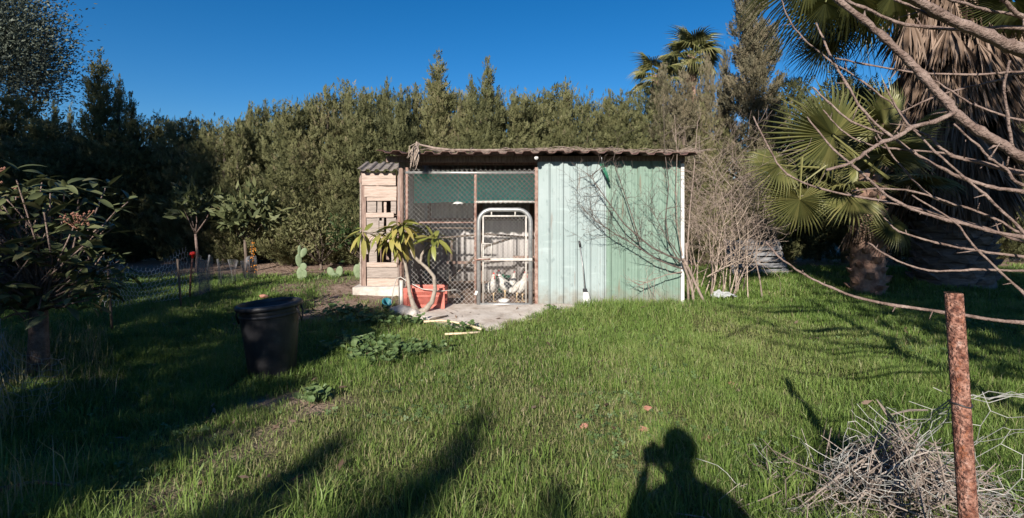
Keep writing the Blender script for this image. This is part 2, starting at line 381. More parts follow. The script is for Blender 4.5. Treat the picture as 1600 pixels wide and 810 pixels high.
def grass_field():
    Vs, Ts, Ti = [], [], []; off = 0
    for (y0, y1, dens, wid) in ((1.2, 2.6, 9000, .0038), (2.6, 3.8, 8500, .0038), (3.8, 5.2, 6000, .0046), (5.2, 7.2, 3600, .006), (7.2, 9.5, 2000, .008), (9.5, 13.5, 800, .012)):
        x1 = y1 * 1.067 + .8
        n = int((y1 - y0) * 2 * x1 * dens)
        X = rng.uniform(-x1, x1, n); Y = rng.uniform(y0, y1, n)
        s = soil(X, Y); cl = noise(X, Y, 5.5, 6); big = noise(X, Y, 1.3, 7)
        keep = (rng.random(n) > s * 1.15) & (rng.random(n) < .35 + .9 * cl) & ~in_poly(X, Y, SLAB)
        keep &= ~((X > -1.75) & (X < 2.62) & (Y > 7.08) & (Y < 9.8))
        X, Y, s, cl, big = X[keep], Y[keep], s[keep], cl[keep], big[keep]; n = len(X)
        dr = dryness(X, Y)
        H = .038 + .075 * cl * (0.5 + big)
        H = H * (1 - .4 * np.clip(dr, 0, 1)) * (1 - .45 * s)
        H = H * (1 + .9 * np.clip((2.9 - Y) / 1.0, 0, 1) * noise(X, Y, 3.3, 8) * 1.5)
        H = H * (1 + .45 * ell(X, Y, 1.8, 6.6, 1.3, .6)) * (.6 + .8 * rng.random(n))
        tint = .27 + .26 * (noise(X, Y, 2.2, 9) - .5) + .22 * (noise(X, Y, .8, 14) - .5) + rng.normal(0, .11, n) + .12 * ell(X, Y, 2.6, 4.8, 1.8, 1.8)
        dead = rng.random(n) < (.06 + .55 * np.clip(dr, 0, 1))
        tint = np.where(dead, .52 + .38 * rng.random(n) ** 1.5, tint)
        V, T, t = blades(X, Y, H, wid * (.6 + .8 * rng.random(n)), np.clip(tint, 0, 1))
        Vs.append(V); Ts.append(T + off); Ti.append(t); off += len(V)
    # long loose tufts
    for _ in range(420):
        y = 1.7 + 3.2 * random.random() ** 1.6; x = random.uniform(-1.1 * y, 1.1 * y)
        if float(soil(x, y)) > .4 or float(dryness(x, y)) > .55: continue
        k = random.randint(8, 26); X = rng.normal(x, .035, k); Y = rng.normal(y, .035, k)
        h = random.uniform(.10, .19) * (1.15 if y < 2.7 else .75)
        V, T, t = blades(X, Y, h * (.5 + .7 * rng.random(k)), .0055 * (.7 + .6 * rng.random(k)), np.clip(rng.normal(.36, .1, k), 0, 1), .6)
        Vs.append(V); Ts.append(T + off); Ti.append(t); off += len(V)
    me = new_mesh('grass', np.concatenate(Vs), np.concatenate(Ts), np.concatenate(Ti)); me.materials.append(M['grass'])
    tag(put('grass', me), 'short patchy green grass covering the yard', 'grass', kind='stuff')
    print('grass tris', len(me.polygons))
grass_field()

def clover():
    n = 26000; X = rng.uniform(-6, 7, n); Y = 1.9 + 8 * rng.random(n) ** 1.5; k = (noise(X, Y, 1.4, 21) > .60) & (noise(X, Y, 4.5, 22) > .42) & (soil(X, Y) < .5) & ~in_poly(X, Y, SLAB) & ~((X > -1.75) & (X < 2.62) & (Y > 7.0))
    X, Y = X[k], Y[k]; n = len(X); Z = gz(X, Y) + rng.uniform(.02, .065, n); L = rng.uniform(.008, .017, n) * (1 + .06 * Y); Vs = []
    p = np.stack([X, Y, Z], -1); nr = unit(np.array([0, -.25, 1.0]) + rng.normal(0, .4, (n, 3))); u = unit(np.cross(nr, rng.normal(size=(n, 3)))); v = np.cross(nr, u)
    for i in range(3):
        a = i * 2.094; d = u * math.cos(a) + v * math.sin(a); sdv = np.cross(nr, d)
        Vs.append(np.stack([p, p + d * L[:, None] * .7 + sdv * L[:, None] * .55, p + d * L[:, None] * 1.15, p + d * L[:, None] * .7 - sdv * L[:, None] * .55], 1).reshape(-1, 3))
    V = np.concatenate(Vs); me = new_mesh('clover', V, np.arange(len(V)).reshape(-1, 4), np.tile(np.repeat(rng.random(n), 4), 3)); me.materials.append(M['weed'])
    tag(put('clover', me), 'patches of clover leaves mixed into the grass', 'clover', kind='stuff')
def dry_stalks():
    Vs, Ts, Ti = [], [], []; off = 0
    for _ in range(260):
        if random.random() < .9: x, y = random.uniform(-5.6, -3.0), random.uniform(2.9, 5.6)
        else: x, y = random.uniform(-2.9, -2.2), random.uniform(2.0, 2.5)
        if x > -1.05 * y + .9 and y > 2.8 : continue
        k = random.randint(6, 18); X = rng.normal(x, .06, k); Y = rng.normal(y, .06, k)
        V, T, t = blades(X, Y, random.uniform(.14, .40) * (.5 + .6 * rng.random(k)), .005 * (.6 + .7 * rng.random(k)), np.clip(rng.normal(.75, .15, k), 0, 1), .45)
        Vs.append(V); Ts.append(T + off); Ti.append(t); off += len(V)
    me = new_mesh('dry_grass', np.concatenate(Vs), np.concatenate(Ts), np.concatenate(Ti)); me.materials.append(M['grass'])
    tag(put('dry_grass', me), 'tall dead grass stalks growing in the shade round the loquat trunk', 'dry grass', kind='stuff')
dry_stalks()

def litter():
    n = 14000
    X = rng.uniform(-8, 5.0, n); Y = rng.uniform(1.8, 12, n); k = rng.random(n) < soil(X, Y) * .9 + .035 + .12 * in_poly(X, Y, SLAB)
    k &= ~((X > -1.7) & (X < 2.6) & (Y > 7.05) & (Y < 9.6)); X, Y = X[k], Y[k]; n = len(X); Z = gz(X, Y) + np.where(soil(X, Y) > .3, .012, .05)
    a = rng.random(n) * 6.283; L = rng.uniform(.015, .05, n); W = L * rng.uniform(.15, .5, n)
    d = np.stack([np.cos(a), np.sin(a), rng.normal(0, .25, n)], -1) * L[:, None]; s = np.stack([-np.sin(a), np.cos(a), rng.normal(0, .25, n)], -1) * W[:, None]
    p = np.stack([X, Y, Z], -1); V = np.stack([p - d, p + s, p + d, p - s], 1).reshape(-1, 3)
    me = new_mesh('leaf_litter', V, np.arange(n * 4).reshape(-1, 4), np.repeat(rng.uniform(.1, .8, n), 4)); me.materials.append(M['dead_palm'])
    tag(put('leaf_litter', me), 'brown dead leaf litter scattered over the bare soil', 'leaf litter', kind='stuff')
litter()

# ------------------------------------------------------------------ foliage meshes
def unit(v): return v / np.maximum(np.linalg.norm(v, axis=-1, keepdims=True), 1e-9)
clover()
def kites(p, d, nr, L, W):
    s = unit(np.cross(d, nr)) * (W / 2)[:, None]; m = p + d * (L * .42)[:, None] + nr * (L * .04)[:, None]
    V = np.stack([p, m + s, p + d * L[:, None], m - s], 1)
    return V.reshape(-1, 3)

def sprays(p, d, L, tint, k=5, spread=.75, thin=.17, face=None):
    """feathery sprays: k little leaflets fanning from each axis"""
    n = len(p); nr = unit(rng.normal(size=(n, 3))) if face is None else unit(face + rng.normal(0, .55, (n, 3)))
    nr = unit(nr - d * np.sum(nr * d, -1, keepdims=True)); sd_ = np.cross(d, nr)
    Vs, Ts = [], []
    for i in range(k):
        f = i / (k - 1) if k > 1 else 1
        if i == k - 1: pos = p + d * (L * .35)[:, None]; dd = d; ll = L * .65
        else:
            sgn = 1 if i % 2 else -1
            pos = p + d * (L * (f * .6))[:, None]; ang = spread * (1 - .3 * f)
            dd = unit(d * math.cos(ang) + sd_ * (sgn * math.sin(ang)) + nr * rng.normal(0, .2, (n, 1))); ll = L * (.5 - .12 * f)
        Vs.append(kites(pos, dd, nr, ll * rng.uniform(.75, 1.2, n), np.maximum(ll * thin * 1.7, .010)))
        Ts.append(np.repeat(np.clip(tint + rng.normal(0, .06, n), 0, 1), 4))
    V = np.concatenate(Vs); return V, np.concatenate(Ts)

def conifer_mesh(name, H, Rad, n, seed, mat_, shape='hedge', up=1.0, size=.17):
    """a columnar conifer: upswept boughs carrying feathery sprays"""
    global rng
    keep = rng; rng = np.random.default_rng(seed)
    nb = int(26 + H * 22)
    t = rng.random(nb) ** .9; az = rng.random(nb) * 2 * np.pi
    if shape == 'hedge': prof = lambda t: Rad * np.clip(1.05 - .25 * t - .72 * t ** 4, .06, 1)
    elif shape == 'column': prof = lambda t: Rad * np.clip(.75 + .4 * t - 1.05 * t ** 5, .06, 1)
    else: prof = lambda t: Rad * np.clip(1.05 * (1 - t) ** .75, .05, 1)
    rb = prof(t) * rng.uniform(.7, 1.15, nb); bl = .35 + .55 * rng.random(nb) * (1 - .5 * t)
    # bough: from the trunk out to the tip, bending upward
    w = rng.choice(nb, n, p=(rb / rb.sum())); s = 1 - .85 * rng.random(n) ** 1.6
    rr = rb[w] * s; zz = t[w] * H * .93 + bl[w] * up * s ** 2 * .8 - .1
    a = az[w] + rng.normal(0, .16, n) / np.maximum(s, .3)
    p = np.stack([np.cos(a) * rr, np.sin(a) * rr, zz], -1) + rng.normal(0, .05, (n, 3))
    out = np.stack([np.cos(a), np.sin(a), np.zeros(n)], -1)
    e = up * (0.55 + .9 * s * rng.random(n)) + .9 * t[w] ** 2
    d = unit(out * .8 + np.array([0, 0, 1.0]) * e[:, None] + rng.normal(0, .32, (n, 3)))
    zc = p[:, 2] < .05; p[zc, 2] = .05 + .2 * rng.random(zc.sum())
    L = size * rng.uniform(.6, 1.35, n)
    bt = rng.normal(0, .11, nb)
    tint = np.clip(.42 + bt[w] + rng.normal(0, .1, n) + .12 * (s - .6), 0, .8); tint = np.where(rng.random(n) < .03, .95, tint)
    V, T = sprays(p, d, L, tint, face=out + np.array([0, 0, .35]))
    # leaders
    m = int(26 * H / 4); zt = H * (.86 + .14 * rng.random(m)); 
    q = np.stack([rng.normal(0, .03, m), rng.normal(0, .03, m), zt], -1)
    V2, T2 = sprays(q, unit(np.array([0, 0, 1.0]) + rng.normal(0, .3, (m, 3))), size * rng.uniform(.7, 1.2, m), rng.uniform(.3, .6, m))
    V = np.concatenate([V, V2]); T = np.concatenate([T, T2])
    me = new_mesh(name, V, np.arange(len(V)).reshape(-1, 4), T); me.materials.append(mat_)
    rng = keep
    return me
def trunk_mesh(H, r, mat_, seed):
    random.seed(seed); b = MB(); k = 8
    b.tube([(random.uniform(-.02, .02), random.uniform(-.02, .02), H * .93 * i / k - .1) for i in range(k + 1)], [r * (1.15 - i / k) + .006 for i in range(k + 1)], 7)
    me = new_mesh('trunk', b.v, b.f, b.t, True); me.materials.append(mat_); return me

HED = [(conifer_mesh('crown', 4.0, .80, 7600, 11 + i, M['cypress'], 'hedge', 1.35, .135), trunk_mesh(4.0, .07, M['bark'], i)) for i in range(4)]
SPI = [(conifer_mesh('crown', 5.0, .62, 6000, 31 + i, M['cypress'], 'spire', 1.0, .155), trunk_mesh(5.0, .08, M['bark'], 20 + i)) for i in range(3)]
BRN = [(conifer_mesh('crown', 5.0, .55, 8500, 51 + i, M['brown_cypress'], 'column', 1.3, .14), trunk_mesh(5.0, .08, M['bark'], 30 + i)) for i in range(2)]
TALL = [(conifer_mesh('crown', 7.4, .62, 17000, 71, M['brown_cypress'], 'column', 1.2, .14), trunk_mesh(7.4, .1, M['bark'], 41))]
HH = {'HED': 4.0, 'SPI': 5.0, 'BRN': 5.0, 'TALL': 7.4}
KIT = {'HED': HED, 'SPI': SPI, 'BRN': BRN, 'TALL': TALL}
def conifer(kind, i, x, y, top, wide, label, group=None, name='cypress_tree'):
    cm, tm = KIT[kind][i % len(KIT[kind])]
    s = top / HH[kind]
    r = thing(name, label, 'tree', (x, y, gzf(x, y) - .02), random.uniform(0, 6.28), group)
    put('trunk', tm, r, scale=(1, 1, s)); put('crown', cm, r, scale=(wide, wide, s))
    return r
def ptop(py, d): return CH + (HY - py) / F * d

# the clipped cypress hedge behind the coop: (pixel x, pixel y of the tip, distance, kind, width)
hedge = [(338, 192, 12.2), (372, 190, 12.6), (402, 178, 12.1), (430, 172, 12.5), (458, 166, 12.0), (487, 160, 12.4), (512, 150, 12.0), (540, 140, 12.4), (566, 150, 12.0),
         (592, 150, 12.3), (625, 152, 12.0), (655, 150, 12.4), (690, 140, 12.1), (722, 148, 12.5), (750, 145, 12.0), (780, 150, 12.4), (808, 150, 12.0), (835, 152, 12.4), (862, 148, 12.0), (890, 146, 12.3), (918, 152, 12.0),
         (946, 158, 12.4), (972, 158, 12.0), (1000, 150, 12.3), (1030, 145, 12.0), (1062, 150, 12.4), (1095, 160, 12.0), (1130, 165, 12.4), (1215, 180, 12.6)]
for i, (px, py, d) in enumerate(hedge):
    d += random.uniform(-.45, .35)
    conifer('HED', i, (px - 800) / F * d, d, ptop(py, d), random.uniform(.82, 1.25), 'dense upswept green cypress in the hedge behind the coop', 'hedge cypresses behind the coop', 'hedge_cypress')
tips = [(605, 122, 11.9, 'tapering dark cypress tip above the hedge over the plank hutch', .62), (638, 138, 12.2, 'thin short cypress tip between two taller ones above the coop roof', .45),
        (684, 80, 12.0, 'tallest pointed dark cypress rising from the hedge over the coop roof', 1.1), (737, 120, 12.3, 'slim grey green cypress tip beside the tallest hedge cypress', .6),
        (763, 92, 12.0, 'second tallest pointed pale cypress in the hedge over the gate', .8), (803, 140, 12.1, 'small yellowish cypress tip above the hedge over the gate', .5),
        (884, 124, 12.0, 'narrow cypress tip above the hedge behind the pale green panel', .6), (568, 138, 12.4, 'leaning feathery cypress tip above the hedge near the hutch', .7)]
for i, (px, py, d, lab, wd) in enumerate(tips):
    conifer('SPI', i, (px - 800) / F * d, d, ptop(py, d), wd, lab)
random.seed(8)
for k in range(24):
    px = 395 + k * 25 + random.uniform(-9, 9); d = random.uniform(11.8, 12.4)
    conifer('SPI', k, (px - 800) / F * d, d, ptop(164 - 14 * math.exp(-((px - 680) / 130) ** 2) - random.uniform(0, 22), d), random.uniform(.35, .6), 'small pointed cypress tip poking out of the clipped hedge top', 'small tips along the hedge top')
# brownish cypresses on the right
for i, (px, py, d, lab, wd, kd) in enumerate([(1176, -60, 11.6, 'very tall brown green cypress column beside the hanging palm fronds', .95, 'TALL'), (1040, 108, 11.8, 'ragged brown cypress in front of the distant fan palm', .75, 'BRN'),
        (1104, 92, 12.0, 'thin brown cypress just beside the distant fan palm trunk', .55, 'BRN'), (1132, 82, 12.3, 'brown cypress between the distant palm and the tall cypress column', .5, 'BRN'), (1068, 120, 11.5, 'short olive brown cypress below the distant fan palm crown', .8, 'BRN')]):
    conifer(kd, i, (px - 800) / F * d, d, ptop(py, d), wd, lab)
for i, px in enumerate(range(1235, 1800, 42)):
    d = 12.4 + .5 * (i % 2); conifer('HED', i, (px - 800) / F * d, d, random.uniform(4.2, 5.2), 1.3, 'dark cypress in the hedge behind the palms', 'hedge cypresses behind the palms', 'hedge_cypress')
# shaded conifers on the left
for i, (px, py, d, kd, wd) in enumerate([(20, 150, 13.0, 'HED', 1.6), (75, 190, 12.6, 'HED', 1.4), (135, 215, 13.2, 'HED', 1.5), (215, 190, 12.8, 'HED', 1.3), (250, 182, 13.2, 'HED', 1.2), (285, 188, 12.7, 'HED', 1.1), (318, 196, 13.0, 'HED', 1.0), (178, 205, 12.4, 'HED', 1.3), (100, 225, 12.0, 'HED', 1.3), (40, 225, 12.0, 'HED', 1.4), (-45, 160, 12.6, 'HED', 1.6), (-120, 165, 12.2, 'HED', 1.6), (-200, 165, 12.4, 'HED', 1.6)]):
    conifer(kd, i, (px - 800) / F * d, d, ptop(py, d), wd, 'dark shaded cypress in the hedge behind the red capped stake', 'shaded hedge cypresses', 'hedge_cypress')
for px, py, d, lab, wd in [(155, 78, 12.6, 'tallest feathery dark cypress spire in the shaded hedge', 1.15), (186, 118, 12.8, 'second feathery spire just beside the tallest shaded cypress', .7), (205, 145, 12.5, 'short leaning cypress spire beside the paired shaded spires', .6), (110, 162, 13.5, 'small pencil thin cypress tip beside the grey leaved tree', .4), (85, 158, 13.6, 'small cypress tip partly behind the grey leaved tree', .5), (372, 190, 11.6, 'low pointed cypress at the bend of the hedge', .7), (352, 192, 11.8, 'low twin cypress tip at the bend of the hedge', .6)]:
    conifer('SPI', int(px), (px - 800) / F * d, d, ptop(py, d), wd, lab)

# low shrubs along the foot of the lit hedge
def leaf_ball(name, rad, n, seed, L, mat_, thin=.3, holes=.0):
    global rng
    keep = rng; rng = np.random.default_rng(seed)
    nc = max(6, n // 130); cd = unit(rng.normal(size=(nc, 3))); cd[:, 2] = np.abs(cd[:, 2]) * 1.0 - .25 * rng.random(nc)
    cr = rng.uniform(.35, .95, nc); cc = cd * cr[:, None]; w = rng.integers(0, nc, n)
    p = cc[w] + rng.normal(0, .17, (n, 3)); ctint = rng.normal(0, .15, nc)
    d = unit(p * .8 + rng.normal(0, .6, (n, 3)) + np.array([0, 0, .2])); nr = unit(np.cross(d, unit(rng.normal(size=(n, 3)))))
    LL = L * rng.uniform(.6, 1.3, n)
    V = kites(p * np.array(rad), d, nr, LL, LL * thin)
    T = np.repeat(np.clip(.45 + ctint[w] + rng.normal(0, .14, n), 0, 1), 4)
    me = new_mesh(name, V, np.arange(len(V)).reshape(-1, 4), T); me.materials.append(mat_); rng = keep
    return me, cc * np.array(rad)
def bushy(name, label, x, y, zc, rad, n, seed, L, mat_, bark, tr=.05, cat='tree', thin=.3, group=None):
    r = thing(name, label, cat, (x, y, gzf(x, y)), 0, group)
    me, cc = leaf_ball('crown', rad, n, seed, L, mat_, thin); put('crown', me, r, loc=(0, 0, zc))
    random.seed(seed); b = MB()
    fork = Vector((random.uniform(-.1, .1), random.uniform(-.1, .1), max(zc - rad[2] * .75, .15)))
    b.tube([(0, 0, -.06), fork * .5 + Vector((.03, 0, 0)), fork], [tr * 1.25, tr, tr * .85], 8)
    b.build('trunk', bark, r, True)
    b = MB()
    for c in cc[:26]:
        c = Vector(c) + Vector((0, 0, zc)); m = fork.lerp(c, .5) + Vector((random.uniform(-.1, .1), random.uniform(-.1, .1), -.08)) * rad[2]
        b.tube([fork, m, c], [tr * .5, tr * .3, tr * .1], 5)
    stuff(b.build('limbs', bark, r, True))
    return r
bushy('grey_tree', 'tall sparse grey leaved tree towering over the shaded hedge', -15.3, 14.0, 5.4, (2.1, 2.0, 3.7), 46000, 5, .10, M['grey_leaf'], M['bark'], .09, thin=.4)
bushy('loquat_bush', 'sunlit young loquat tree under the bend of the hedge', -5.9, 10.6, 1.25, (.85, .6, .72), 700, 8, .24, M['loquat'], M['bark'], .035, thin=.3)
bushy('loquat_sapling', 'thin pale stemmed loquat sapling beside the sunlit loquat', -6.9, 10.5, 1.35, (.6, .5, .65), 360, 9, .24, M['loquat'], M['pale_bark'], .03, thin=.28)
bushy('leafy_shrub', 'low leafy shrub at the foot of the hedge behind the cactus', -4.4, 11.0, .75, (.9, .5, .8), 1700, 10, .10, M['cypress'], M['bark'], .03, 'shrub', thin=.4)
bushy('round_shrub', 'rounded dark shrub at the hedge foot beside the plank hutch', -3.35, 11.0, .8, (.8, .5, .9), 1700, 12, .10, M['dark_leaf'], M['bark'], .03, 'shrub', thin=.4)

# trees standing behind and beside the photographer: they shade the left side and the palms
for i, (x, y, h, wd) in enumerate([(-4.35, -1.0, 3.9, 1.35), (-3.75, -.3, 3.55, 1.15), (-5.7, -.6, 3.6, 1.5), (-7.3, -.2, 4.6, 1.6), (-6.4, .6, 3.6, 1.3), (-8.9, .4, 4.9, 1.6)]):
    conifer('HED', i, x, y, h, wd, 'broad cypress behind the photographer shading the black tub', 'cypresses beside the photographer', 'hedge_cypress')
for i, (x, y, h, wd) in enumerate([(-2.35, -4.0, 3.7, .5), (-3.05, -4.0, 3.5, .5), (-1.55, -4.1, 3.1, .8), (-.75, -4.0, 3.05, .8), (-3.9, -3.8, 3.3, .9)]):
    conifer('HED', i, x, y, h, wd, 'clipped cypress in the row behind the photographer', 'cypresses behind the photographer', 'hedge_cypress')
for i, (x, y, h) in enumerate([(-11.9, 1.6, 9.6), (-13.4, 1.8, 10.2), (-14.8, 2.0, 10.4), (-16.6, 2.4, 10.4), (-18.4, 2.4, 10.4), (-11.0, .6, 8.6)]):
    conifer('HED', i, x, y, h, 2.2, 'tall cypress standing beside the yard shading the left hedge', 'tall cypresses beside the yard', 'hedge_cypress')
bushy('broadleaf_tree', 'tall broadleaf tree behind the photographer shading the palms', 5.6, -1.2, 3.6, (2.7, 1.9, 5.0), 20000, 77, .22, M['dark_leaf'], M['bark'], .16, thin=.5)

# ------------------------------------------------------------------ palms
def fan_mesh(seed, N=46, span=290, Rb=.85, Lp=.9, droop=.25, petr=.016, mat_=None, split=.42, fold=.028, tip_droop=.25, curl=0.0):
    random.seed(seed); b = MB()
    b.tube([(0, 0, 0), (0, Lp * .5, -.01), (0, Lp, 0)], [petr * 1.6, petr, petr * .8], 5, .7)
    da = R(span) / N
    for i in range(N):
        a = -R(span) / 2 + da * (i + .5); r1 = Rb * random.uniform(.88, 1.04) * (1 - .18 * abs(a / (R(span) / 2)) ** 2); rs = r1 * split * random.uniform(.9, 1.1)
        tt = random.uniform(.15, .75); td = tip_droop * random.uniform(.4, 1.5)
        def pt(r, aa, dz):
            z = dz - droop * (r / Rb) ** 2 * Rb - curl * (abs(aa) ** 2) * r * .12
            return Vector((math.sin(aa) * r, Lp + math.cos(aa) * r, z))
        hv = da / 2
        rm = (rs + r1) / 2
        vs_ = [pt(.03, a - hv, -fold * .1), pt(.03, a, fold * .1), pt(.03, a + hv, -fold * .1), pt(rs, a - hv * .98, -fold), pt(rs, a, fold), pt(rs, a + hv * .98, -fold),
               pt(rm, a - hv * .40, -td * .08 * Rb), pt(rm, a, fold * .4 - td * .06 * Rb), pt(rm, a + hv * .40, -td * .08 * Rb), pt(r1, a + random.uniform(-.03, .03), -td * Rb * .45)]
        b.add(vs_, [(0, 3, 4, 1), (1, 4, 5, 2), (3, 6, 7, 4), (4, 7, 8, 5), (6, 9, 7), (7, 9, 8)], tt)
    me = new_mesh('frond', b.v, b.f, b.t); me.materials.append(mat_); return me
def dead_mesh(seed, Lp=.9, Rb=.9):
    random.seed(seed); b = MB()
    b.tube([(0, 0, 0), (.0, Lp * .5, .03), (0, Lp, 0)], [.024, .016, .012], 5, .85)
    for i in range(40):
        a = random.uniform(-.45, .45); L = Rb * random.uniform(.6, 1.0); wv = random.uniform(.012, .030); dz = random.uniform(-.10, .10)
        p0 = Vector((a * .06, Lp, dz * .2)); p1 = Vector((math.sin(a) * L * .55, Lp + L * .5, dz)); p2 = Vector((math.sin(a) * L * .75 + random.uniform(-.04, .04), Lp + L, dz * 1.3 + random.uniform(-.04, .04)))
        s = Vector((wv, 0, random.uniform(-wv, wv)))
        b.add([p0 - s * .4, p0 + s * .4, p1 - s, p1 + s, p2], [(0, 1, 3, 2), (2, 3, 4)], random.random())
    me = new_mesh('dead_frond', b.v, b.f, b.t); me.materials.append(M['dead_palm']); return me
FAN = [fan_mesh(1 + i, mat_=M['young_palm']) for i in range(3)]
FAN_D = [fan_mesh(11 + i, N=52, droop=.6, tip_droop=1.7, split=.34, mat_=M['palm']) for i in range(2)]
FAN_FAR = [fan_mesh(21 + i, N=26, span=230, Rb=.75, Lp=.55, droop=.35, tip_droop=.7, mat_=M['young_palm']) for i in range(2)]
DEAD = [dead_mesh(31 + i) for i in range(4)]
def frond(root, me, base, az, pitch, roll=0, s=1.0, name='frond'):
    """az: heading from +Y clockwise seen from above, pitch: up from level"""
    Mx = Matrix.Translation(base) @ Matrix.Rotation(-az, 4, 'Z') @ Matrix.Rotation(pitch, 4, 'X') @ Matrix.Rotation(roll, 4, 'Y') @ Matrix.Scale(s, 4)
    o = put(name, me, root); o.matrix_local = Mx; return o
def frond_to(root, me, base, hub, normal, s, Lp, name='frond', ydir=None):
    """place a frond whose fan opens at hub with its face along normal"""
    y = Vector(ydir) if ydir else (Vector(hub) - Vector(base)); y.normalize(); z = Vector(normal); z = (z - y * z.dot(y)).normalized(); x = y.cross(z)
    Mx = Matrix((x, y, z)).transposed().to_4x4(); Mx = Matrix.Translation(Vector(hub) - y * Lp * s) @ Mx @ Matrix.Scale(s, 4)
    o = put(name, me, root); o.matrix_local = Mx; return o
def boots(b, H, r, n, taper=.85):
    """old leaf bases left on a palm trunk, in a spiral"""
    for i in range(n):
        z = H * (i + .5) / n; a = i * 2.399; rr = r * (1 - (1 - taper) * z / H)
        c = Vector((math.cos(a) * rr, math.sin(a) * rr, z)); o_ = Vector((math.cos(a), math.sin(a), 0)); s = Vector((-math.sin(a), math.cos(a), 0))
        wv = rr * random.uniform(.30, .42); h = random.uniform(.10, .16); out = random.uniform(.05, .12)
        P = [c - s * wv - o_ * .05, c + s * wv - o_ * .05, c + s * wv * .6 + o_ * out + Vector((0, 0, h)), c - s * wv * .6 + o_ * out + Vector((0, 0, h)),
             c - s * wv * .5 - o_ * .05 + Vector((0, 0, h * .9)), c + s * wv * .5 - o_ * .05 + Vector((0, 0, h * .9)), c + o_ * (out * .6) + Vector((0, 0, h * .3))]
        b.add(P, [(0, 1, 6), (1, 2, 6), (2, 3, 6), (3, 0, 6), (3, 2, 5, 4), (0, 3, 4), (1, 5, 2)], random.random())
M['palm_trunk'] = mat('palm_trunk', (.14, .075, .055), (.32, .21, .16), 0.9, 9, bump=0.5)
M['grey_trunk'] = mat('grey_trunk', (.085, .07, .062), (.19, .165, .15), 0.9, 7, stretch=(1, 1, 4), bump=0.6)

# young fan palm with a scaly trunk
sp = thing('fan_palm', 'young fan palm with scaly brown trunk beside the bare shrub', 'palm', (6.0, 8.1, 0))
b = MB(); b.lathe([(.24, -.1), (.25, .5), (.22, 1.2), (.17, 1.95), (.02, 2.1)], 14); b.build('trunk', M['palm_trunk'], sp, True)
b = MB(); boots(b, 1.95, .25, 60, .7); stuff(b.build('leaf_bases', M['palm_trunk'], sp))
crown = Vector((0, 0, 1.95))
W0 = Vector((6.0, 8.1, 0))
def spf(px, py, d, nrm, s, k=0, base=None, mesh=None, ydir=None):
    frond_to(sp, (mesh or FAN)[k % len(mesh or FAN)], base or crown, at(px, py, d) - W0, nrm, s, .9, 'frond', ydir)
spf(1302, 212, 7.3, (-.45, -.9, .2), 1.15, 0, ydir=(-.75, .05, .62))
spf(1218, 258, 7.3, (-.3, -.75, .6), .72, 1, ydir=(-.9, -.1, .05))
spf(1240, 296, 7.35, (-.35, -.85, .4), .68, 2, ydir=(-.75, 0, -.55))
spf(1250, 312, 7.1, (-.2, -.9, .2), .70, 0, ydir=(-.05, 0, -1))
spf(1338, 258, 7.5, (.2, -.9, .2), .62, 1)
spf(1395, 350, 7.6, (.2, -.6, .7), .62, 2)
spf(1380, 195, 7.7, (.1, -.8, .6), .9, 2)
for k in range(13):
    frond(sp, FAN[k % 3], crown + Vector((0, 0, random.uniform(-.3, .1))), random.uniform(0, 6.28) if k > 5 else random.uniform(-1.2, 1.2), random.uniform(-.5, .9), random.uniform(-.4, .4), random.uniform(.75, 1.0))
for k in range(12):
    frond(sp, DEAD[k % 4], crown + Vector((0, 0, -.15)), k * .55, random.uniform(-1.45, -1.1), 0, random.uniform(.5, .75), 'dead_frond')

# big palm with a skirt of dead leaves
BP = Vector((8.35, 9.1, 0))
bp_ = thing('skirted_palm', 'big palm with a hanging skirt of dead fan leaves', 'palm', BP)
b = MB(); b.lathe([(.62, -.1), (.56, .4), (.5, 1.5), (.45, 3.5), (.42, 6.0), (.05, 6.3)], 18); b.build('trunk', M['grey_trunk'], bp_, True)
b = MB(); boots(b, 2.3, .60, 110, .86); stuff(b.build('leaf_bases', M['grey_trunk'], bp_))
random.seed(91)
for k in range(280):
    z = 2.6 + 3.9 * (k / 280) + random.uniform(-.2, .2); a = k * 2.399 + random.uniform(-.2, .2)
    frond(bp_, DEAD[k % 4], Vector((math.sin(a) * .4, math.cos(a) * .4, z)), a, random.uniform(-1.45, -1.1), random.uniform(-.5, .5), random.uniform(.75, 1.15), 'dead_frond')
for k in range(22):
    a = k * 2.399; frond(bp_, (FAN_D + FAN)[k % 5], Vector((math.sin(a) * .3, math.cos(a) * .3, 6.7 + .03 * k)), a, -.35 + 1.6 * (k / 22), random.uniform(-.4, .4), random.uniform(1.25, 1.6))
for (px, py, d, yd, s_, dead) in [(1262, -30, 8.1, (-.5, -.1, -.55), 1.15, 0), (1290, 4, 8.0, (-.25, 0, -.9), 1.0, 0), (1322, -8, 7.9, (-.1, 0, -1), 1.1, 0), (1352, 14, 8.2, (.05, 0, -1), 1.0, 0), (1288, 70, 8.6, (-.5, .2, -.6), .75, 0),
                               (1395, -10, 8.0, (.1, 0, -1), 1.1, 0), (1420, 30, 8.1, (0, 0, -1), 1.0, 1), (1585, 0, 8.0, (.3, 0, -.9), 1.1, 0), (1305, 45, 8.5, (-.2, .2, -.8), .9, 0)]:
    frond_to(bp_, (DEAD[int(px) % 4] if dead else FAN_D[int(px) % 2]), Vector((0, 0, 5.4)), at(px, py, d) - BP, (-.3, -.9, .15), s_, .9, 'dead_frond' if dead else 'frond', yd)
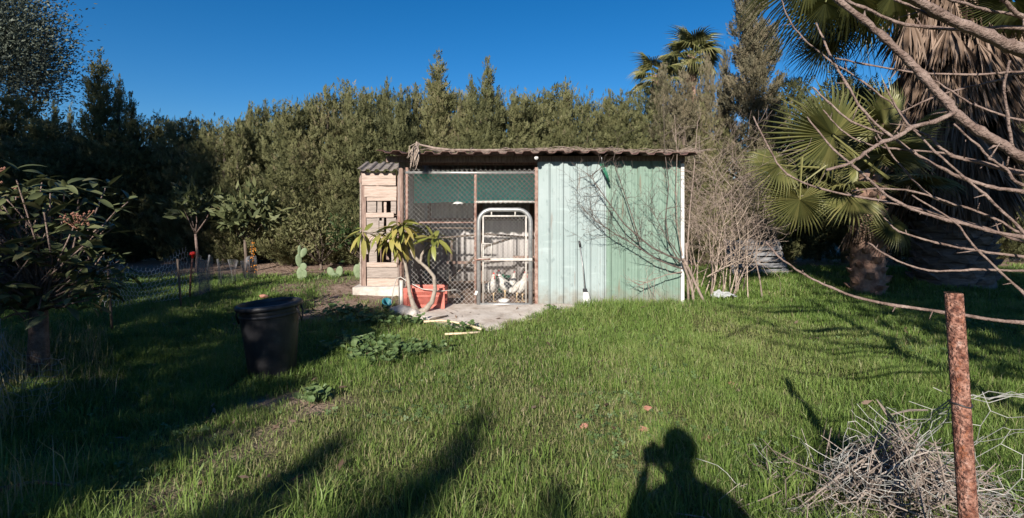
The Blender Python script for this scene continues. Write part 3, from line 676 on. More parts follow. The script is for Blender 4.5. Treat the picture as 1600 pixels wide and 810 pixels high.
# distant fan palms
for (px, py, d, lab, n, s) in [(1080, 86, 17.0, 'distant fan palm crown above the brown cypresses', 22, 1.0), (1024, 118, 16.0, 'lower distant fan palm half hidden by the brown cypresses', 16, .85)]:
    c = at(px, py, d); r = thing('fan_palm', lab, 'palm', (c.x, c.y, 0))
    b = MB(); b.tube([(0, 0, -.1), (.05, 0, c.z * .5), (0, 0, c.z)], [.2, .16, .13], 10); b.build('trunk', M['palm_trunk'], r, True)
    for k in range(n):
        a = k * 2.399; frond(r, FAN_FAR[k % 2], Vector((0, 0, c.z - .1)), a, -.7 + 2.0 * k / n, random.uniform(-.5, .5), s * random.uniform(.85, 1.1))
    for k in range(6): frond(r, DEAD[k % 4], Vector((0, 0, c.z - .2)), k * 1.05, -1.35, 0, .5, 'dead_frond')

# ------------------------------------------------------------------ chicken coop
YF = 7.1                                   # plane of the front
def fx(px, y=YF): return (px - 800) / F * y
def fz(py, y=YF): return CH - (py - HY) / F * y
coop = thing('chicken_coop', 'low chicken coop with wire mesh run and green metal sheet wall', 'shed', (0, YF, 0))
O = Vector((0, YF, 0))
def cb(name, mat_, smooth=False, bevel=0):
    """finish a builder whose points are in world space as a part of the coop"""
    b_ = cb.b; b_.v = [tuple(Vector(v) - O) for v in b_.v]
    o = b_.build(name, mat_, coop, smooth, bevel=bevel); cb.b = MB(); return o
cb.b = MB()
def trapezoid_sheet(x0, x1, z0, z1, y, pitch, ribw, depth, mat_, phase=0.0, tilt=0.0):
    pr = [(x0, 0)]; x = x0 + phase
    while x < x1 - ribw:
        if x > x0 + .005: pr += [(x, 0), (x + ribw * .25, -depth), (x + ribw * .62, -depth), (x + ribw * .66, depth * .9), (x + ribw * .95, depth * .9), (x + ribw, 0)]
        # two faint stiffening swages on the flat
        for q in (.38, .66):
            u = x + ribw + (pitch - ribw) * q
            if u + .03 < x1: pr += [(u, 0), (u + .008, -.004), (u + .02, -.004), (u + .028, 0)]
        x += pitch
    pr.append((x1, 0)); rows = 10
    V = [(px_, y + dy + .004 * math.sin(7 * px_ + 3 * r_) * (r_ % 3 - 1), z0 + (z1 - z0) * r_ / rows + (tilt * (px_ - x0) if r_ == 0 else 0)) for r_ in range(rows + 1) for px_, dy in pr]
    n = len(pr); Fc = [(r_ * n + i, r_ * n + i + 1, (r_ + 1) * n + i + 1, (r_ + 1) * n + i) for r_ in range(rows) for i in range(n - 1)]
    cb.b.add(V, Fc)
    o = cb('metal_sheet', mat_); solid(o, .0012); return o
o = trapezoid_sheet(fx(840), fx(947), 0.0, fz(253), YF - .006, .201, .034, .020, M['mint'], .155); o['label'] = 'pale mint corrugated metal sheet'
o = trapezoid_sheet(fx(945), fx(1064), -.02, fz(252), YF + .012, .203, .030, .020, M['sage'], .075); o['label'] = 'darker sage green corrugated metal sheet'
# screws on the sheets
sv = MB()
for x0, x1 in ((842, 944), (948, 1062)):
    for k in range(5):
        for py in (266, 366, 462):
            p = Vector((fx(x0 + (x1 - x0) * (k + .62) / 5), YF - .012, fz(py))); sv.tube([p, p + Vector((0, .01, 0))], .007, 6)
cb.b = sv; stuff(cb('screws', M['galv']))
# posts and rails of the front
def post(px, py0, py1, wpx, mat_, y=YF, rnd=True, name='post', px2=None):
    a = Vector((fx(px, y), y, fz(py0, y))); c = Vector((fx(px2 or px, y), y, fz(py1, y)))
    if rnd: cb.b.tube([a, a.lerp(c, .35), a.lerp(c, .7), c], wpx / F * y / 2, 8)
    else:
        cb.b.box((a + c) / 2, (wpx / F * y, wpx / F * y, abs(a.z - c.z)))
    return cb(name, mat_, rnd, 0 if rnd else .003)
post(1066, 256, 482, 5, M['white_plastic'], YF - .02, False)
post(838, 262, 482, 5, M['rust_thin'], YF - .0, False)
post(627, 262, 484, 7, M['old_wood'], YF + .08, True, px2=629)
post(636, 262, 484, 4.5, M['rust_thin'], YF + .02)
post(743, 272, 480, 4.5, M['rust_thin'], YF + .03)
post(1064, 246, 300, 7, M['rust_thin'], YF + .09, False)
for (x0, x1, py, wpx, mm, y) in [(634, 838, 270, 4.5, 'galv', YF + .01), (744, 838, 316, 4, 'paint', YF + .02), (636, 744, 348, 3, 'rust_thin', YF + .35), (640, 742, 357, 3.5, 'bark', YF + 1.1), (634, 744, 479, 4, 'rust_thin', YF + .02)]:
    cb.b.tube([Vector((fx(x0, y), y, fz(py, y))), Vector((fx((x0 + x1) / 2, y), y, fz(py, y) + random.uniform(-.006, .006))), Vector((fx(x1, y), y, fz(py, y)))], wpx / F * y / 2, 7); cb('rail', M[mm], True)
# roosting branches inside
for pts, r in (([(700, 440, 8.0), (760, 385, 8.2), (800, 372, 8.4)], .02), ([(690, 372, 8.1), (760, 366, 8.2), (836, 372, 8.3)], .018), ([(700, 476, 7.9), (705, 420, 8.0), (706, 372, 8.1)], .025)):
    cb.b.tube([at(*p) for p in pts], r, 7); cb('roost', M['bark'], True)
# chain link
def chain(x0, x1, z0, z1, y, p, r, skip=None):
    b_ = cb.b; s = p
    def clip(a, c):
        # line z = z0 + sgn*(x-a); clipped to the rectangle
        return a, c
    for sg in (1, -1):
        k = -int((z1 - z0) / s) - 2
        while True:
            xa = x0 + k * s
            if xa > x1 + (z1 - z0) + s: break
            # parametric along the diagonal
            pts = []
            q0 = (xa, z0) if sg == 1 else (xa, z0)
            if sg == 1: ax, az_, bx, bz = xa, z0, xa + (z1 - z0), z1
            else: ax, az_, bx, bz = xa, z1, xa + (z1 - z0), z0
            t0, t1 = 0.0, 1.0; dx = bx - ax
            t0 = max(t0, (x0 - ax) / dx); t1 = min(t1, (x1 - ax) / dx)
            if t1 - t0 > .004:
                P = []
                m = max(2, int((t1 - t0) * dx / .25))
                for i in range(m + 1):
                    t = t0 + (t1 - t0) * i / m; X = ax + dx * t; Z = az_ + (bz - az_) * t
                    P.append((X + .006 * math.sin(9 * Z + 3 * X), y + sg * .003 + .012 * math.sin(4 * X + 2.3 * Z), Z + .006 * math.sin(8 * X)))
                b_.tube(P, r, 3, cap=False)
            k += 1
chain(fx(637), fx(743), fz(481), fz(265), YF - .022, .0715, .0021); stuff(cb('chain_link', M['wire']))
chain(fx(744), fx(837), fz(318), fz(265), YF - .022, .0715, .0021); stuff(cb('chain_link', M['wire']))
# return of the mesh along the left side, seen edge on
cb.b.tube([at(634, 262, 7.2), at(633, 300, 7.6), at(634, 478, 7.3)], .004, 4)
for k in range(26):
    z = .1 + k * .075; cb.b.tube([(-1.60, 7.12, z), (-1.62, 7.5, z + .25), (-1.64, 7.95, z)], .0022, 3); cb.b.tube([(-1.60, 7.12, z + .1), (-1.62, 7.5, z - .1), (-1.64, 7.95, z + .1)], .0022, 3)
stuff(cb('chain_link', M['wire']))
# folded shade netting: two hems and the thinner web between
def netstrip(z0, z1, y, x0, x1, ph):
    cb.b.grid(lambda u, v: (x0 + (x1 - x0) * u, y + .012 * math.sin(u * 13 + ph) + .006 * math.sin(u * 41 + v * 3), z0 + (z1 - z0) * v + .008 * math.sin(u * 9 + ph)), 40, 3)
for x0, x1 in ((637, 742), (745, 836)):
    YN = 8.32; netstrip(fz(317, YN), fz(268, YN), YN, fx(x0, YN) - .1, fx(x1, YN) + .05, x0); solid(cb('shade_net', M['shade_net']), .001)
    netstrip(fz(286, YN), fz(281, YN), YN - .012, fx(x0, YN), fx(x1, YN), x0); solid(cb('net_hem', M['shade_net']), .002)
    netstrip(fz(317, YN), fz(311, YN), YN - .012, fx(x0, YN), fx(x1, YN), x0); solid(cb('net_hem', M['shade_net']), .002)
# back and side walls of overlapping sheets
YB = 9.35
x = -1.75
k = 0
while x < 2.5:
    wv = .86; pr = []
    u = 0
    while u <= wv + .001:
        pr.append((x + u, .016 * math.sin(u / .105 * 2 * math.pi / 1.0))); u += .0131
    V = [(px_, YB + dy + k % 2 * .006, z) for z in (-.02, 1.0, 2.27) for px_, dy in pr]; n = len(pr)
    cb.b.add(V, [(r_ * n + i, r_ * n + i + 1, (r_ + 1) * n + i + 1, (r_ + 1) * n + i) for r_ in range(2) for i in range(n - 1)])
    solid(cb('wall_sheet', M['grey_sheet'], True), .001); x += .84; k += 1
for xx in (-1.70, 2.50, .45):
    cb.b.grid(lambda u, v: (xx + .012 * math.sin(u * 90), 7.2 + 2.12 * u, -.02 + 2.23 * v), 60, 1); solid(cb('side_sheet', M['grey_sheet'], True), .001)
for xx in (-1.6, -.6, .38):
    cb.b.box((xx, YB - .06, 1.0), (.06, .05, 2.0)); cb('post', M['old_wood'])
cb.b.box((-.6, YB - .05, 1.22), (2.1, .04, .05)); cb('rail', M['old_wood'])
for k in range(3):
    cb.b.box((-.95 + k * .62, YB - .4, .42 + .05 * k), (.55, .04, .05)); cb('perch', M['old_wood'])
# roof: corrugated sheets on two beams, rising a little to the back
RX0, RX1, RY0, RY1 = -1.92, 2.62, 6.78, 9.62
RZ = fz(238, 6.78)
def roofz(x, y): return RZ + .045 * (y - RY0) - .012 * (x - RX0) / 4.5 + .012 * math.sin(x * 2.1)
nsh = 5; swid = (RX1 - RX0) / nsh
for k in range(nsh):
    x0 = RX0 + k * swid - (.03 if k else 0); x1 = RX0 + (k + 1) * swid; pr = []
    m = 5 * 10
    for i in range(m + 1):
        X = x0 + (x1 - x0) * i / m; ph = ((X - RX0) / .232) % 1.0
        pr.append((X, .017 * (1 if ph < .42 else (-1 if .52 < ph < .90 else (1 - (ph - .42) / .05 if ph < .52 else -1 + (ph - .90) / .05)))))
    yj = random.uniform(-.02, .02); V = []
    for yy in (RY0 + yj, RY0 + .6, 8.2, RY1):
        for X, dz in pr: V.append((X, yy, roofz(X, yy) + dz + (.004 if k % 2 else 0)))
    n = len(pr); cb.b.add(V, [(r_ * n + i, r_ * n + i + 1, (r_ + 1) * n + i + 1, (r_ + 1) * n + i) for r_ in range(3) for i in range(n - 1)])
    solid(cb('roof_sheet', M['roof']), .006, 1)
for yy, h in ((YF + .06, .09), (8.3, .09), (9.4, .09)):
    cb.b.box(((RX0 + RX1) / 2, yy, roofz(0, yy) - .032 - h / 2), (RX1 - RX0 - .1, .06, h)); cb('beam', M['old_wood'])
cb.b.tube([at(838, 247, 6.86), at(838, 247, 7.05)], .03, 8); cb('beam_end', M['white_plastic'], True)
# fascia behind the overhang, closing the top of the sheets
cb.b.box(((fx(840) + fx(1066)) / 2, YF + .03, fz(252) + .02), (fx(1066) - fx(840) - .02, .012, .12)); cb('fascia', M['old_wood'])

# gate
GY = YF - .06
def gp(px, py, dy=0): y = GY + dy; return Vector((fx(px, y), y, fz(py, y)))
def arch(x0, x1, y0, y1, r, wpx, n=8, dy=0):
    P = [gp(x0, y1, dy)]; P.append(gp(x0, y0 + r + 4, dy))
    for i in range(n + 1):
        a = math.pi / 2 * i / n; P.append(gp(x0 + r - r * math.cos(a), y0 + r - r * math.sin(a), dy))
    for i in range(n + 1):
        a = math.pi / 2 * i / n; P.append(gp(x1 - r + r * math.sin(a), y0 + r - r * math.cos(a), dy))
    P.append(gp(x1, y0 + r + 4, dy)); P.append(gp(x1, y1, dy))
    return P
cb.b.tube(arch(748, 829, 328, 482, 20, 7), 3.4 / F * YF, 10); gate = cb('gate', M['galv'], True); gate['label'] = 'arched galvanised tube gate'
def gpart(name, b_, mat_, smooth=False):
    b_.v = [tuple(Vector(v) - O) for v in b_.v]; return b_.build(name, mat_, gate, smooth)
b = MB(); b.tube([gp(748, 476), gp(829, 476)], 2.6 / F * YF, 8); gpart('bottom_rail', b, M['galv'], True)
for pts in ([(755, 338), (822, 338)], [(755, 338), (755, 474)], [(822, 338), (822, 474)]):
    b = MB(); b.tube([gp(*pts[0]), gp(*pts[1])], 1.5 / F * YF, 6); gpart('inner_bar', b, M['paint'], True)
b = MB(); c = (gp(748, 406, -.03) + gp(831, 405, -.03)) / 2; b.box(c, (83 / F * YF, .03, .035)); gpart('cross_bar', b, M['paint'])
for px in (768, 805):
    b = MB(); b.tube([gp(px, 330), gp(px, 339)], .012, 6); gpart('spacer', b, M['paint'], True)
b = MB()
for a, c in (((753, 381), (768, 381)), ((768, 381), (768, 402)), ((768, 402), (753, 402)), ((753, 402), (753, 381))): b.tube([gp(*a, -.02), gp(*c, -.02)], .009, 5)
gpart('latch_box', b, M['paint'], True)
b = MB(); b.tube([gp(741, 406, -.05), gp(748, 406, -.05), gp(766, 405, -.05)], .012, 6); gpart('latch_bolt', b, M['rust_thin'], True)
b = MB(); b.box(gp(744, 458, -.04), (.035, .01, .06), Matrix.Rotation(.4, 3, 'Y')); gpart('tag', b, M['white_plastic'])
chain(fx(756, GY), fx(821, GY), fz(474, GY), fz(338, GY), GY + .012, .055, .0017)
b = cb.b; cb.b = MB(); stuff(gpart('gate_mesh', b, M['wire']))

# plank hutch set back at the left end
YH = 8.0
def hp(px, py, dy=0): return Vector(((px - 800) / F * YH, YH + dy, CH - (py - HY) / F * YH))
hut = thing('plank_hutch', 'patched wooden plank hutch joined to the coop, with small dark windows', 'hutch', hp(597, 460))
HO = hp(597, 460)
def plank(px0, px1, py0, py1, mm='plank', dy=0, th=.022, name='plank', rot=0.0):
    b_ = MB(); a = hp(px0, py0, dy); c = hp(px1, py1, dy); ctr = (a + c) / 2 - HO
    n = 6; lx = c.x - a.x; lz = a.z - c.z; V = []
    horiz = lx > lz
    for i in range(n + 1):
        u = i / n - .5
        for (sy, sz) in ((-1, -1), (-1, 1), (1, 1), (1, -1)):
            j = random.uniform(-.0025, .0025)
            V.append((u * lx, sy * th / 2, sz * lz / 2 + j) if horiz else (sz * lx / 2 + j, sy * th / 2, u * lz))
    Fc = [(i * 4 + k, i * 4 + (k + 1) % 4, i * 4 + 4 + (k + 1) % 4, i * 4 + 4 + k) for i in range(n) for k in range(4)] + [(3, 2, 1, 0), tuple(n * 4 + k for k in range(4))]
    b_.add(V, Fc); o = b_.build(name, M[mm], hut); o.location = ctr; o.rotation_euler = (0, rot, 0); return o
for a in [(566, 619, 270, 279.4, 'plank', -.02), (566, 619, 279.8, 290, 'plank', -.018), (570, 620, 291.5, 308, 'plank', -.012, .022, 'plank', .012), (574, 620, 308.5, 314, 'plank', -.03, .022, 'plank', -.01),
          (574, 588, 314.5, 332, 'grey_plank', 0), (590, 597, 314.5, 345, 'grey_plank', -.004), (600, 604, 316, 334, 'plank', 0), (611, 619, 314, 334, 'grey_plank', -.004), (573, 616, 332.5, 340, 'plank', -.028, .022, 'plank', -.008),
          (573, 592, 340.5, 378, 'grey_plank', .004), (593, 600, 340, 362, 'grey_plank', -.004), (604, 619, 340.5, 378, 'grey_plank', .002), (575, 619, 370, 379, 'plank', -.02), (577, 589, 379, 410, 'grey_plank', 0), (612, 621, 379, 410, 'grey_plank', 0),
          (574, 621, 410, 417, 'plank', -.03), (574, 622, 418, 434, 'grey_plank', -.008, .022, 'plank', .006), (574, 622, 435, 451, 'plank', -.010)]:
    plank(*a)
plank(565, 572, 268, 452, 'old_wood', .02, .06, 'post'); plank(621, 628, 266, 462, 'old_wood', .02, .06, 'post')
plank(566.5, 576, 383, 397, 'grey_plank', -.02, .015, 'batten'); plank(562, 566, 278, 286, 'old_wood', -.02, .03, 'hinge_block')
b = MB(); b.box(Vector((0, .62, .98)), (.68, .02, 2.0)); b.build('back_board', M['old_wood'], hut)
b = MB(); b.box(Vector((-.37, .33, 1.0)), (.02, .6, 1.95)); b.build('side_board', M['grey_plank'], hut)
b = MB(); b.box(Vector((.33, .33, 1.0)), (.02, .6, 1.95)); b.build('side_board', M['old_wood'], hut)
b = MB(); a = hp(556, 446, -.12) - HO; c = hp(630, 461, -.12) - HO; b.box((a + c) / 2 + Vector((0, .35, 0)), (c.x - a.x, .8, .16), jit=.012); b.build('plinth', M['stone'], hut, bevel=.01)
def small_roof():
    pr = []; x0, x1 = hp(560, 0).x - HO.x - .02, hp(640, 0).x - HO.x; m = 60
    for i in range(m + 1):
        X = x0 + (x1 - x0) * i / m; ph = ((X - x0) / .15) % 1; pr.append((X, .017 * (1 if ph < .3 else (-1 if .45 < ph < .85 else (1 - (ph - .3) / .075 if ph < .45 else -1 + (ph - .85) / .075)))))
    z0 = hp(0, 267).z - HO.z; V = []
    for yy, dz, sh in ((-.16, 0, .10), (.2, .085, .02), (.66, .19, -.10)):
        for X, q in pr: V.append((X + sh * .5, yy, z0 + dz + q))
    n = len(pr); b_ = MB(); b_.add(V, [(r_ * n + i, r_ * n + i + 1, (r_ + 1) * n + i + 1, (r_ + 1) * n + i) for r_ in range(2) for i in range(n - 1)])
    solid(b_.build('roof_sheet', M['small_roof'], hut), .004, 1)
small_roof()

# dead palm leaf and dry vines lying on the roof
b = MB(); random.seed(5)
P0 = at(652, 222, 6.85); Z0 = RZ + .03
for k in range(34):
    a = Vector((P0.x + random.uniform(-.03, .03), 6.85, RZ + .10 + random.uniform(-.02, .05))); e = Vector((fx(random.uniform(636, 650), 6.7), 6.7 + random.uniform(-.05, .04), fz(random.uniform(240, 266), 6.7)))
    m = a.lerp(e, .5) + Vector((random.uniform(-.03, .05), -.04, random.uniform(-.01, .04)))
    b.tube([a, m, e], [.006, .007, .003], 4)
b.tube([at(651, 222, 6.9), at(654, 236, 6.74), at(647, 252, 6.7)], [.012, .01, .006], 5)
o = b.build('dead_frond', M['dry_twig']); tag(o, 'withered grey frond hanging over the roof edge above the mesh', 'dead frond')
def vine(seed, x0, x1, n, mat_, name, label, hmax):
    random.seed(seed); b = MB()
    for k in range(n):
        x = random.uniform(x0, x1); y = random.uniform(6.82, 7.9); a = random.uniform(-.5, .5) + (math.pi if random.random() < .5 else 0); P = []; z = roofz(x, y) + .03
        for i in range(6):
            P.append((x, y, max(z, roofz(x, y) + .028))); x += math.cos(a) * .13; y = max(6.72, y + math.sin(a) * .08); a += random.uniform(-.5, .5); z = roofz(x, y) + .03 + random.random() ** 2 * hmax
        b.tube(P, [.006, .005, .005, .004, .004, .002], 4)
    o = b.build(name, mat_); tag(o, label, 'vine', kind='stuff')
vine(3, -.9, 2.5, 150, M['twig'], 'dry_vines', 'tangle of dry grey vines lying along the coop roof', .06)
for pts, lab in (([(655, 226, 6.95), (680, 232, 6.9), (705, 238, 6.86), (760, 238, 6.9), (840, 233, 7.0)], 'long curved dry branch lying along the roof edge'),):
    b = MB(); P = [at(*p) for p in pts]
    for p in P: p.z = max(p.z, roofz(p.x, p.y) + .05)
    b.tube(P, [.012, .02, .018, .014, .008], 7); tag(b.build('dry_branch', M['twig'], smooth=True), lab, 'branch')

# ------------------------------------------------------------------ hens
def hen(px, py, d, face, s, label, dark=False, peck=False):
    g = at(px, py, d); z = gzf(g.x, g.y) if d < 7 else .0
    r = thing('hen', label, 'hen', (g.x, g.y, z), face, 'hens behind the gate'); r.scale = (s, s, s)
    if peck: pts = [(-.17, .30, .012), (-.13, .28, .05), (-.07, .25, .082), (0, .22, .092), (.07, .20, .078), (.12, .17, .05), (.15, .12, .033), (.175, .075, .026), (.19, .05, .024), (.20, .035, .01)]
    else: pts = [(-.115, .115, .010), (-.10, .145, .040), (-.06, .18, .070), (-.005, .215, .086), (.04, .26, .074), (.068, .31, .050), (.078, .355, .034), (.082, .395, .026), (.096, .42, .028), (.12, .424, .020), (.132, .422, .007)]
    P = [Vector((a, 0, b_)) for a, b_, c in pts]
    b_ = MB(); b_.tube(P, [c * 1.12 for *_, c in pts], 12); o = b_.build('body', M['feather'], r, True)
    sub = o.modifiers.new('sub', 'SUBSURF'); sub.levels = sub.render_levels = 1
    for sgn in (-1, 1):
        b_ = MB(); b_.tube([(.045, sgn * .07, .275), (.0, sgn * .086, .235), (-.06, sgn * .072, .175), (-.125, sgn * .03, .115)], [.02, .048, .042, .01], 8, flat=1)
        b_.v = [(x, y * .55 + sgn * .04, z) for x, y, z in b_.v]; b_.build('wing', M['dark_feather' if dark else 'feather'], r, True)
        b_ = MB(); lx = -.005 + sgn * .02; b_.tube([(lx, sgn * .04, .15), (lx - .01, sgn * .042, .08), (lx, sgn * .042, .01)], [.022, .009, .007], 6)
        for a in (-.5, 0, .5, 3.14): b_.tube([(lx, sgn * .042, .008), (lx + .045 * math.cos(a), sgn * .042 + .045 * math.sin(a), .005)], [.006, .004], 4)
        b_.build('leg', M['beak'], r, True)
    b_ = MB(); tz = .30 if peck else .25
    for i in range(7):
        a = -.15 + .13 * i; y = (i - 3) * .008; L = .10 + .015 * (3 - abs(i - 3)); p0 = Vector((-.085, y, .15)); e = p0 + Vector((-math.cos(a) * L, y * 1.5, math.sin(a) * L)); sd2 = Vector((math.sin(a), 0, math.cos(a))) * .018
        m = p0.lerp(e, .6); b_.add([p0, m + sd2, e, m - sd2, m + Vector((0, .006, 0)), m - Vector((0, .006, 0))], [(0, 1, 4), (1, 2, 4), (2, 3, 4), (3, 0, 4), (1, 0, 5), (2, 1, 5), (3, 2, 5), (0, 3, 5)])
    b_.build('tail', M['dark_feather' if dark else 'feather'], r)
    hx, hz = ((.185, .06) if peck else (.108, .422)); dn = -.03 if peck else 0
    b_ = MB(); b_.tube([(hx + .015, 0, hz - (.025 if peck else 0)), (hx + .05 + dn, 0, hz - .008 + dn * 1.2)], [.009, .002], 6); b_.build('beak', M['beak'], r, True)
    b_ = MB()
    for i, (dx, h) in enumerate(((-.016, .010), (-.004, .016), (.008, .015), (.018, .009))): b_.tube([(hx + dx - .006, 0, hz + .018), (hx + dx - .008, 0, hz + .025 + h)], [.010, .003], 5)
    b_.build('comb', M['comb'], r, True)
    b_ = MB(); b_.tube([(hx + .018, 0, hz - .015), (hx + .018, 0, hz - .05)], [.005, .010], 6); b_.build('wattle', M['comb'], r, True)
    if dark:
        b_ = MB(); b_.tube([P[6] + Vector((-.002, 0, -.01)), P[6] + Vector((.004, 0, .018))], [pts[6][2] * 1.06, pts[6][2] * 1.04], 12, cap=False); b_.build('neck_ring', M['dark_feather'], r, True)
hen(767, 471, 7.42, R(-62), 1.0, 'white hen standing upright near the latch side of the gate')
hen(788, 468, 7.62, R(-150), 1.02, 'white hen with black wings and tail and a dark ringed neck', True)
hen(800, 467, 7.85, R(60), .86, 'small white hen half hidden behind the black winged hen', True)
hen(813, 471, 7.40, R(-40), 1.04, 'plump white hen beside the hinge side of the gate')
b = MB(); b.lathe([(.0, .0), (.08, .0), (.09, .035), (.08, .035), (.07, .012), (0, .012)], 20, (0, 0, .005)); o = b.build('feed_dish', M['white_plastic'], smooth=True, loc=(at(787, 472, 7.35).x, 7.38, 0)); tag(o, 'shallow pale feed dish on the coop floor before the hens', 'dish')
b = MB(); b.lathe([(.0, .0), (.10, .0), (.13, .26), (.138, .26), (.138, .28), (.12, .28), (.09, .02), (0, .02)], 20); o = b.build('bucket', M['green_plastic'], smooth=True, loc=(at(786, 460, 8.2).x, 8.25, 0)); tag(o, 'green plastic bucket standing behind the hens', 'bucket')
b = MB(); b.lathe([(.02, .04), (.07, .03), (.10, 0), (.095, 0), (.06, .022), (.0, .03)], 18); o = b.build('hanging_lamp_shade', M['white_plastic'], smooth=True, loc=at(716, 319, 7.9)); tag(o, 'pale dish hanging inside under the coop roof', 'lamp shade')
b = MB(); p = at(716, 318, 7.9); b.tube([(0, 0, .05), (0, 0, roofz(p.x, 7.9) - p.z - .02)], .004, 4); b.build('cord', M['galv'], o)

# ------------------------------------------------------------------ red crate
cr_ = thing('plastic_crate', 'red plastic lattice crate standing against the mesh run', 'crate', (fx(667, 7.0), 6.93, .034)); cw, cd_, ch = .56, .30, .285
b = MB()
for sx in (-1, 1):
    for sy in (-1, 1): b.box((sx * (cw / 2 - .015), sy * (cd_ / 2 - .015), ch / 2), (.05, .05, ch))
b.box((0, 0, .012), (cw, cd_, .024)); stuff(b.build('corner_frame', M['red_plastic'], cr_))
for sy in (-1, 1):
    b = MB(); b.box((0, sy * cd_ / 2, ch - .03), (cw + .03, .025, .06)); b.build('rim', M['red_plastic'], cr_, bevel=.006)
    b = MB(); b.box((0, sy * cd_ / 2, .03), (cw - .05, .012, .05)); b.build('skirting', M['red_plastic'], cr_)
    b = MB(); b.box((0, sy * cd_ / 2, ch * .62), (cw - .05, .014, .02)); b.build('band', M['red_plastic'], cr_)
for sx in (-1, 1):
    b = MB(); b.box((sx * cw / 2, 0, ch - .03), (.025, cd_ - .03, .06)); b.build('rim', M['red_plastic'], cr_, bevel=.006)
for sy in (-1, 1):
    b = MB(); s = .026; k = -8
    while k * s < cw:
        for sg in (1, -1):
            xa = -cw / 2 + k * s; h = ch - .08; xb = xa + h
            t0 = max(0, (-cw / 2 + .02 - xa) / h); t1 = min(1, (cw / 2 - .02 - xa) / h)
            if t1 > t0:
                za, zb = (.05, .05 + h) if sg == 1 else (.05 + h, .05)
                b.tube([(xa + h * t0, sy * cd_ / 2, za + (zb - za) * t0), (xa + h * t1, sy * cd_ / 2, za + (zb - za) * t1)], .0042, 4, cap=False)
        k += 1
    stuff(b.build('lattice', M['red_plastic'], cr_))
b = MB(); b.tube([(0.9 + .0, 0, 0), (.95, 0, 0)], .001, 3)

# ------------------------------------------------------------------ frangipani, stake, boulder
def leaf_mesh(seed, L, W, droop, fold, mat_, tip=.62):
    random.seed(seed); b = MB(); n = 5; V = []
    for i in range(n + 1):
        t = i / n; wv = W / 2 * (math.sin(math.pi * min(1, t ** (1.0 if tip < .6 else 1.35) * .98 + .02))) ** .8 if 0 < i < n else .002
        y = L * (t - .12 * droop * t * t); z = -droop * L * t * t + .0
        V += [(-wv, y, z + fold * wv), (0, y, z), (wv, y, z + fold * wv)]
    Fc = []
    for i in range(n): Fc += [(i * 3, i * 3 + 1, i * 3 + 4, i * 3 + 3), (i * 3 + 1, i * 3 + 2, i * 3 + 5, i * 3 + 4)]
    b.add(V, Fc, random.uniform(.2, .7)); me = new_mesh('leaf', b.v, b.f, b.t, True); me.materials.append(mat_); return me
def aim(d, up=(0, 0, 1), roll=0):
    y = Vector(d).normalized(); z = Vector(up); z = z - y * z.dot(y)
    if z.length < 1e-3: z = Vector((1, 0, 0)) - y * y.x
    z.normalize(); x = y.cross(z); m = Matrix((x, y, z)).transposed().to_4x4()
    return m @ Matrix.Rotation(roll, 4, 'Y')
PL = [leaf_mesh(200 + i, .30, .070, dr, .25, M['plumeria'], .7) for i, dr in enumerate((.15, .35, .6, .8))]
for me_, tv in zip(PL, (.25, .45, .6, .85)): me_.attributes['tint'].data.foreach_set('value', np.full(len(me_.vertices), tv, np.float32))
PD = 6.62; PB = at(650, 491, PD); PB.z = 0
plum = thing('frangipani_tree', 'young frangipani with swollen grey stem and drooping yellow green leaves', 'tree', PB)
def pstem(pts, rs, name='stem'):
    b_ = MB(); b_.tube([at(*p) - PB for p in pts], rs, 9); return b_.build(name, M['plum_bark'], plum, True)
pstem([(652, 496, PD), (650, 488, PD), (645, 474, PD), (640, 458, PD), (637, 432, PD + .05), (632, 405, PD + .08), (629, 382, PD + .08), (627, 366, PD + .05)], [.085, .06, .034, .026, .023, .021, .018, .014], 'trunk')
pstem([(654, 490, PD), (665, 484, PD - .03), (675, 472, PD - .05), (680, 452, PD - .05), (678, 432, PD - .05), (668, 420, PD - .03), (657, 410, PD), (659, 398, PD), (668, 385, PD - .05), (677, 376, PD - .08)], [.055, .042, .034, .028, .026, .024, .022, .019, .016, .013])
pstem([(657, 411, PD), (646, 400, PD + .05), (638, 385, PD + .1), (640, 370, PD + .1)], [.026, .022, .02, .016])
pstem([(629, 384, PD + .08), (615, 372, PD + .05), (600, 365, PD), (588, 362, PD), (568, 362, PD - .03)], [.022, .02, .017, .015, .013])
random.seed(77)
def cluster(px, py, d, n, up, spread, s, asym=0):
    c = at(px, py, d) - PB
    for i in range(n):
        a = i * 2.399 + random.uniform(-.3, .3); el = up + random.uniform(-spread, spread) * .9
        dirv = Vector((math.cos(a) * math.cos(el) + asym, math.sin(a) * math.cos(el) - .25, math.sin(el)))
        o = put('leaf', PL[random.choice((0, 1, 1, 2, 2, 3))], plum); q = random.uniform(.8, 1.15) * s
        o.matrix_local = Matrix.Translation(c + Vector((random.uniform(-.02, .02), random.uniform(-.02, .02), random.uniform(-.05, .03)))) @ aim(dirv, (0, 0, 1), random.uniform(-.5, .5)) @ Matrix.Scale(q, 4)
cluster(627, 355, PD - .02, 30, .25, .85, 1.1); cluster(612, 370, PD - .05, 14, -.1, .7, 1.0); cluster(638, 366, PD + .1, 10, .1, .8, .9)
cluster(678, 374, PD - .08, 20, .0, .95, 1.05); cluster(566, 362, PD - .03, 13, -.15, .7, 1.0, -.2); cluster(595, 366, PD, 10, -.2, .6, .9)
for k in range(5):
    o = put('leaf', PL[3], plum); o.matrix_local = Matrix.Translation(at(622 + k * 3, 385, PD) - PB) @ aim((random.uniform(-.5, .5), -.3, -1), (0, -1, .2), random.uniform(-1, 1)) @ Matrix.Scale(.7, 4)
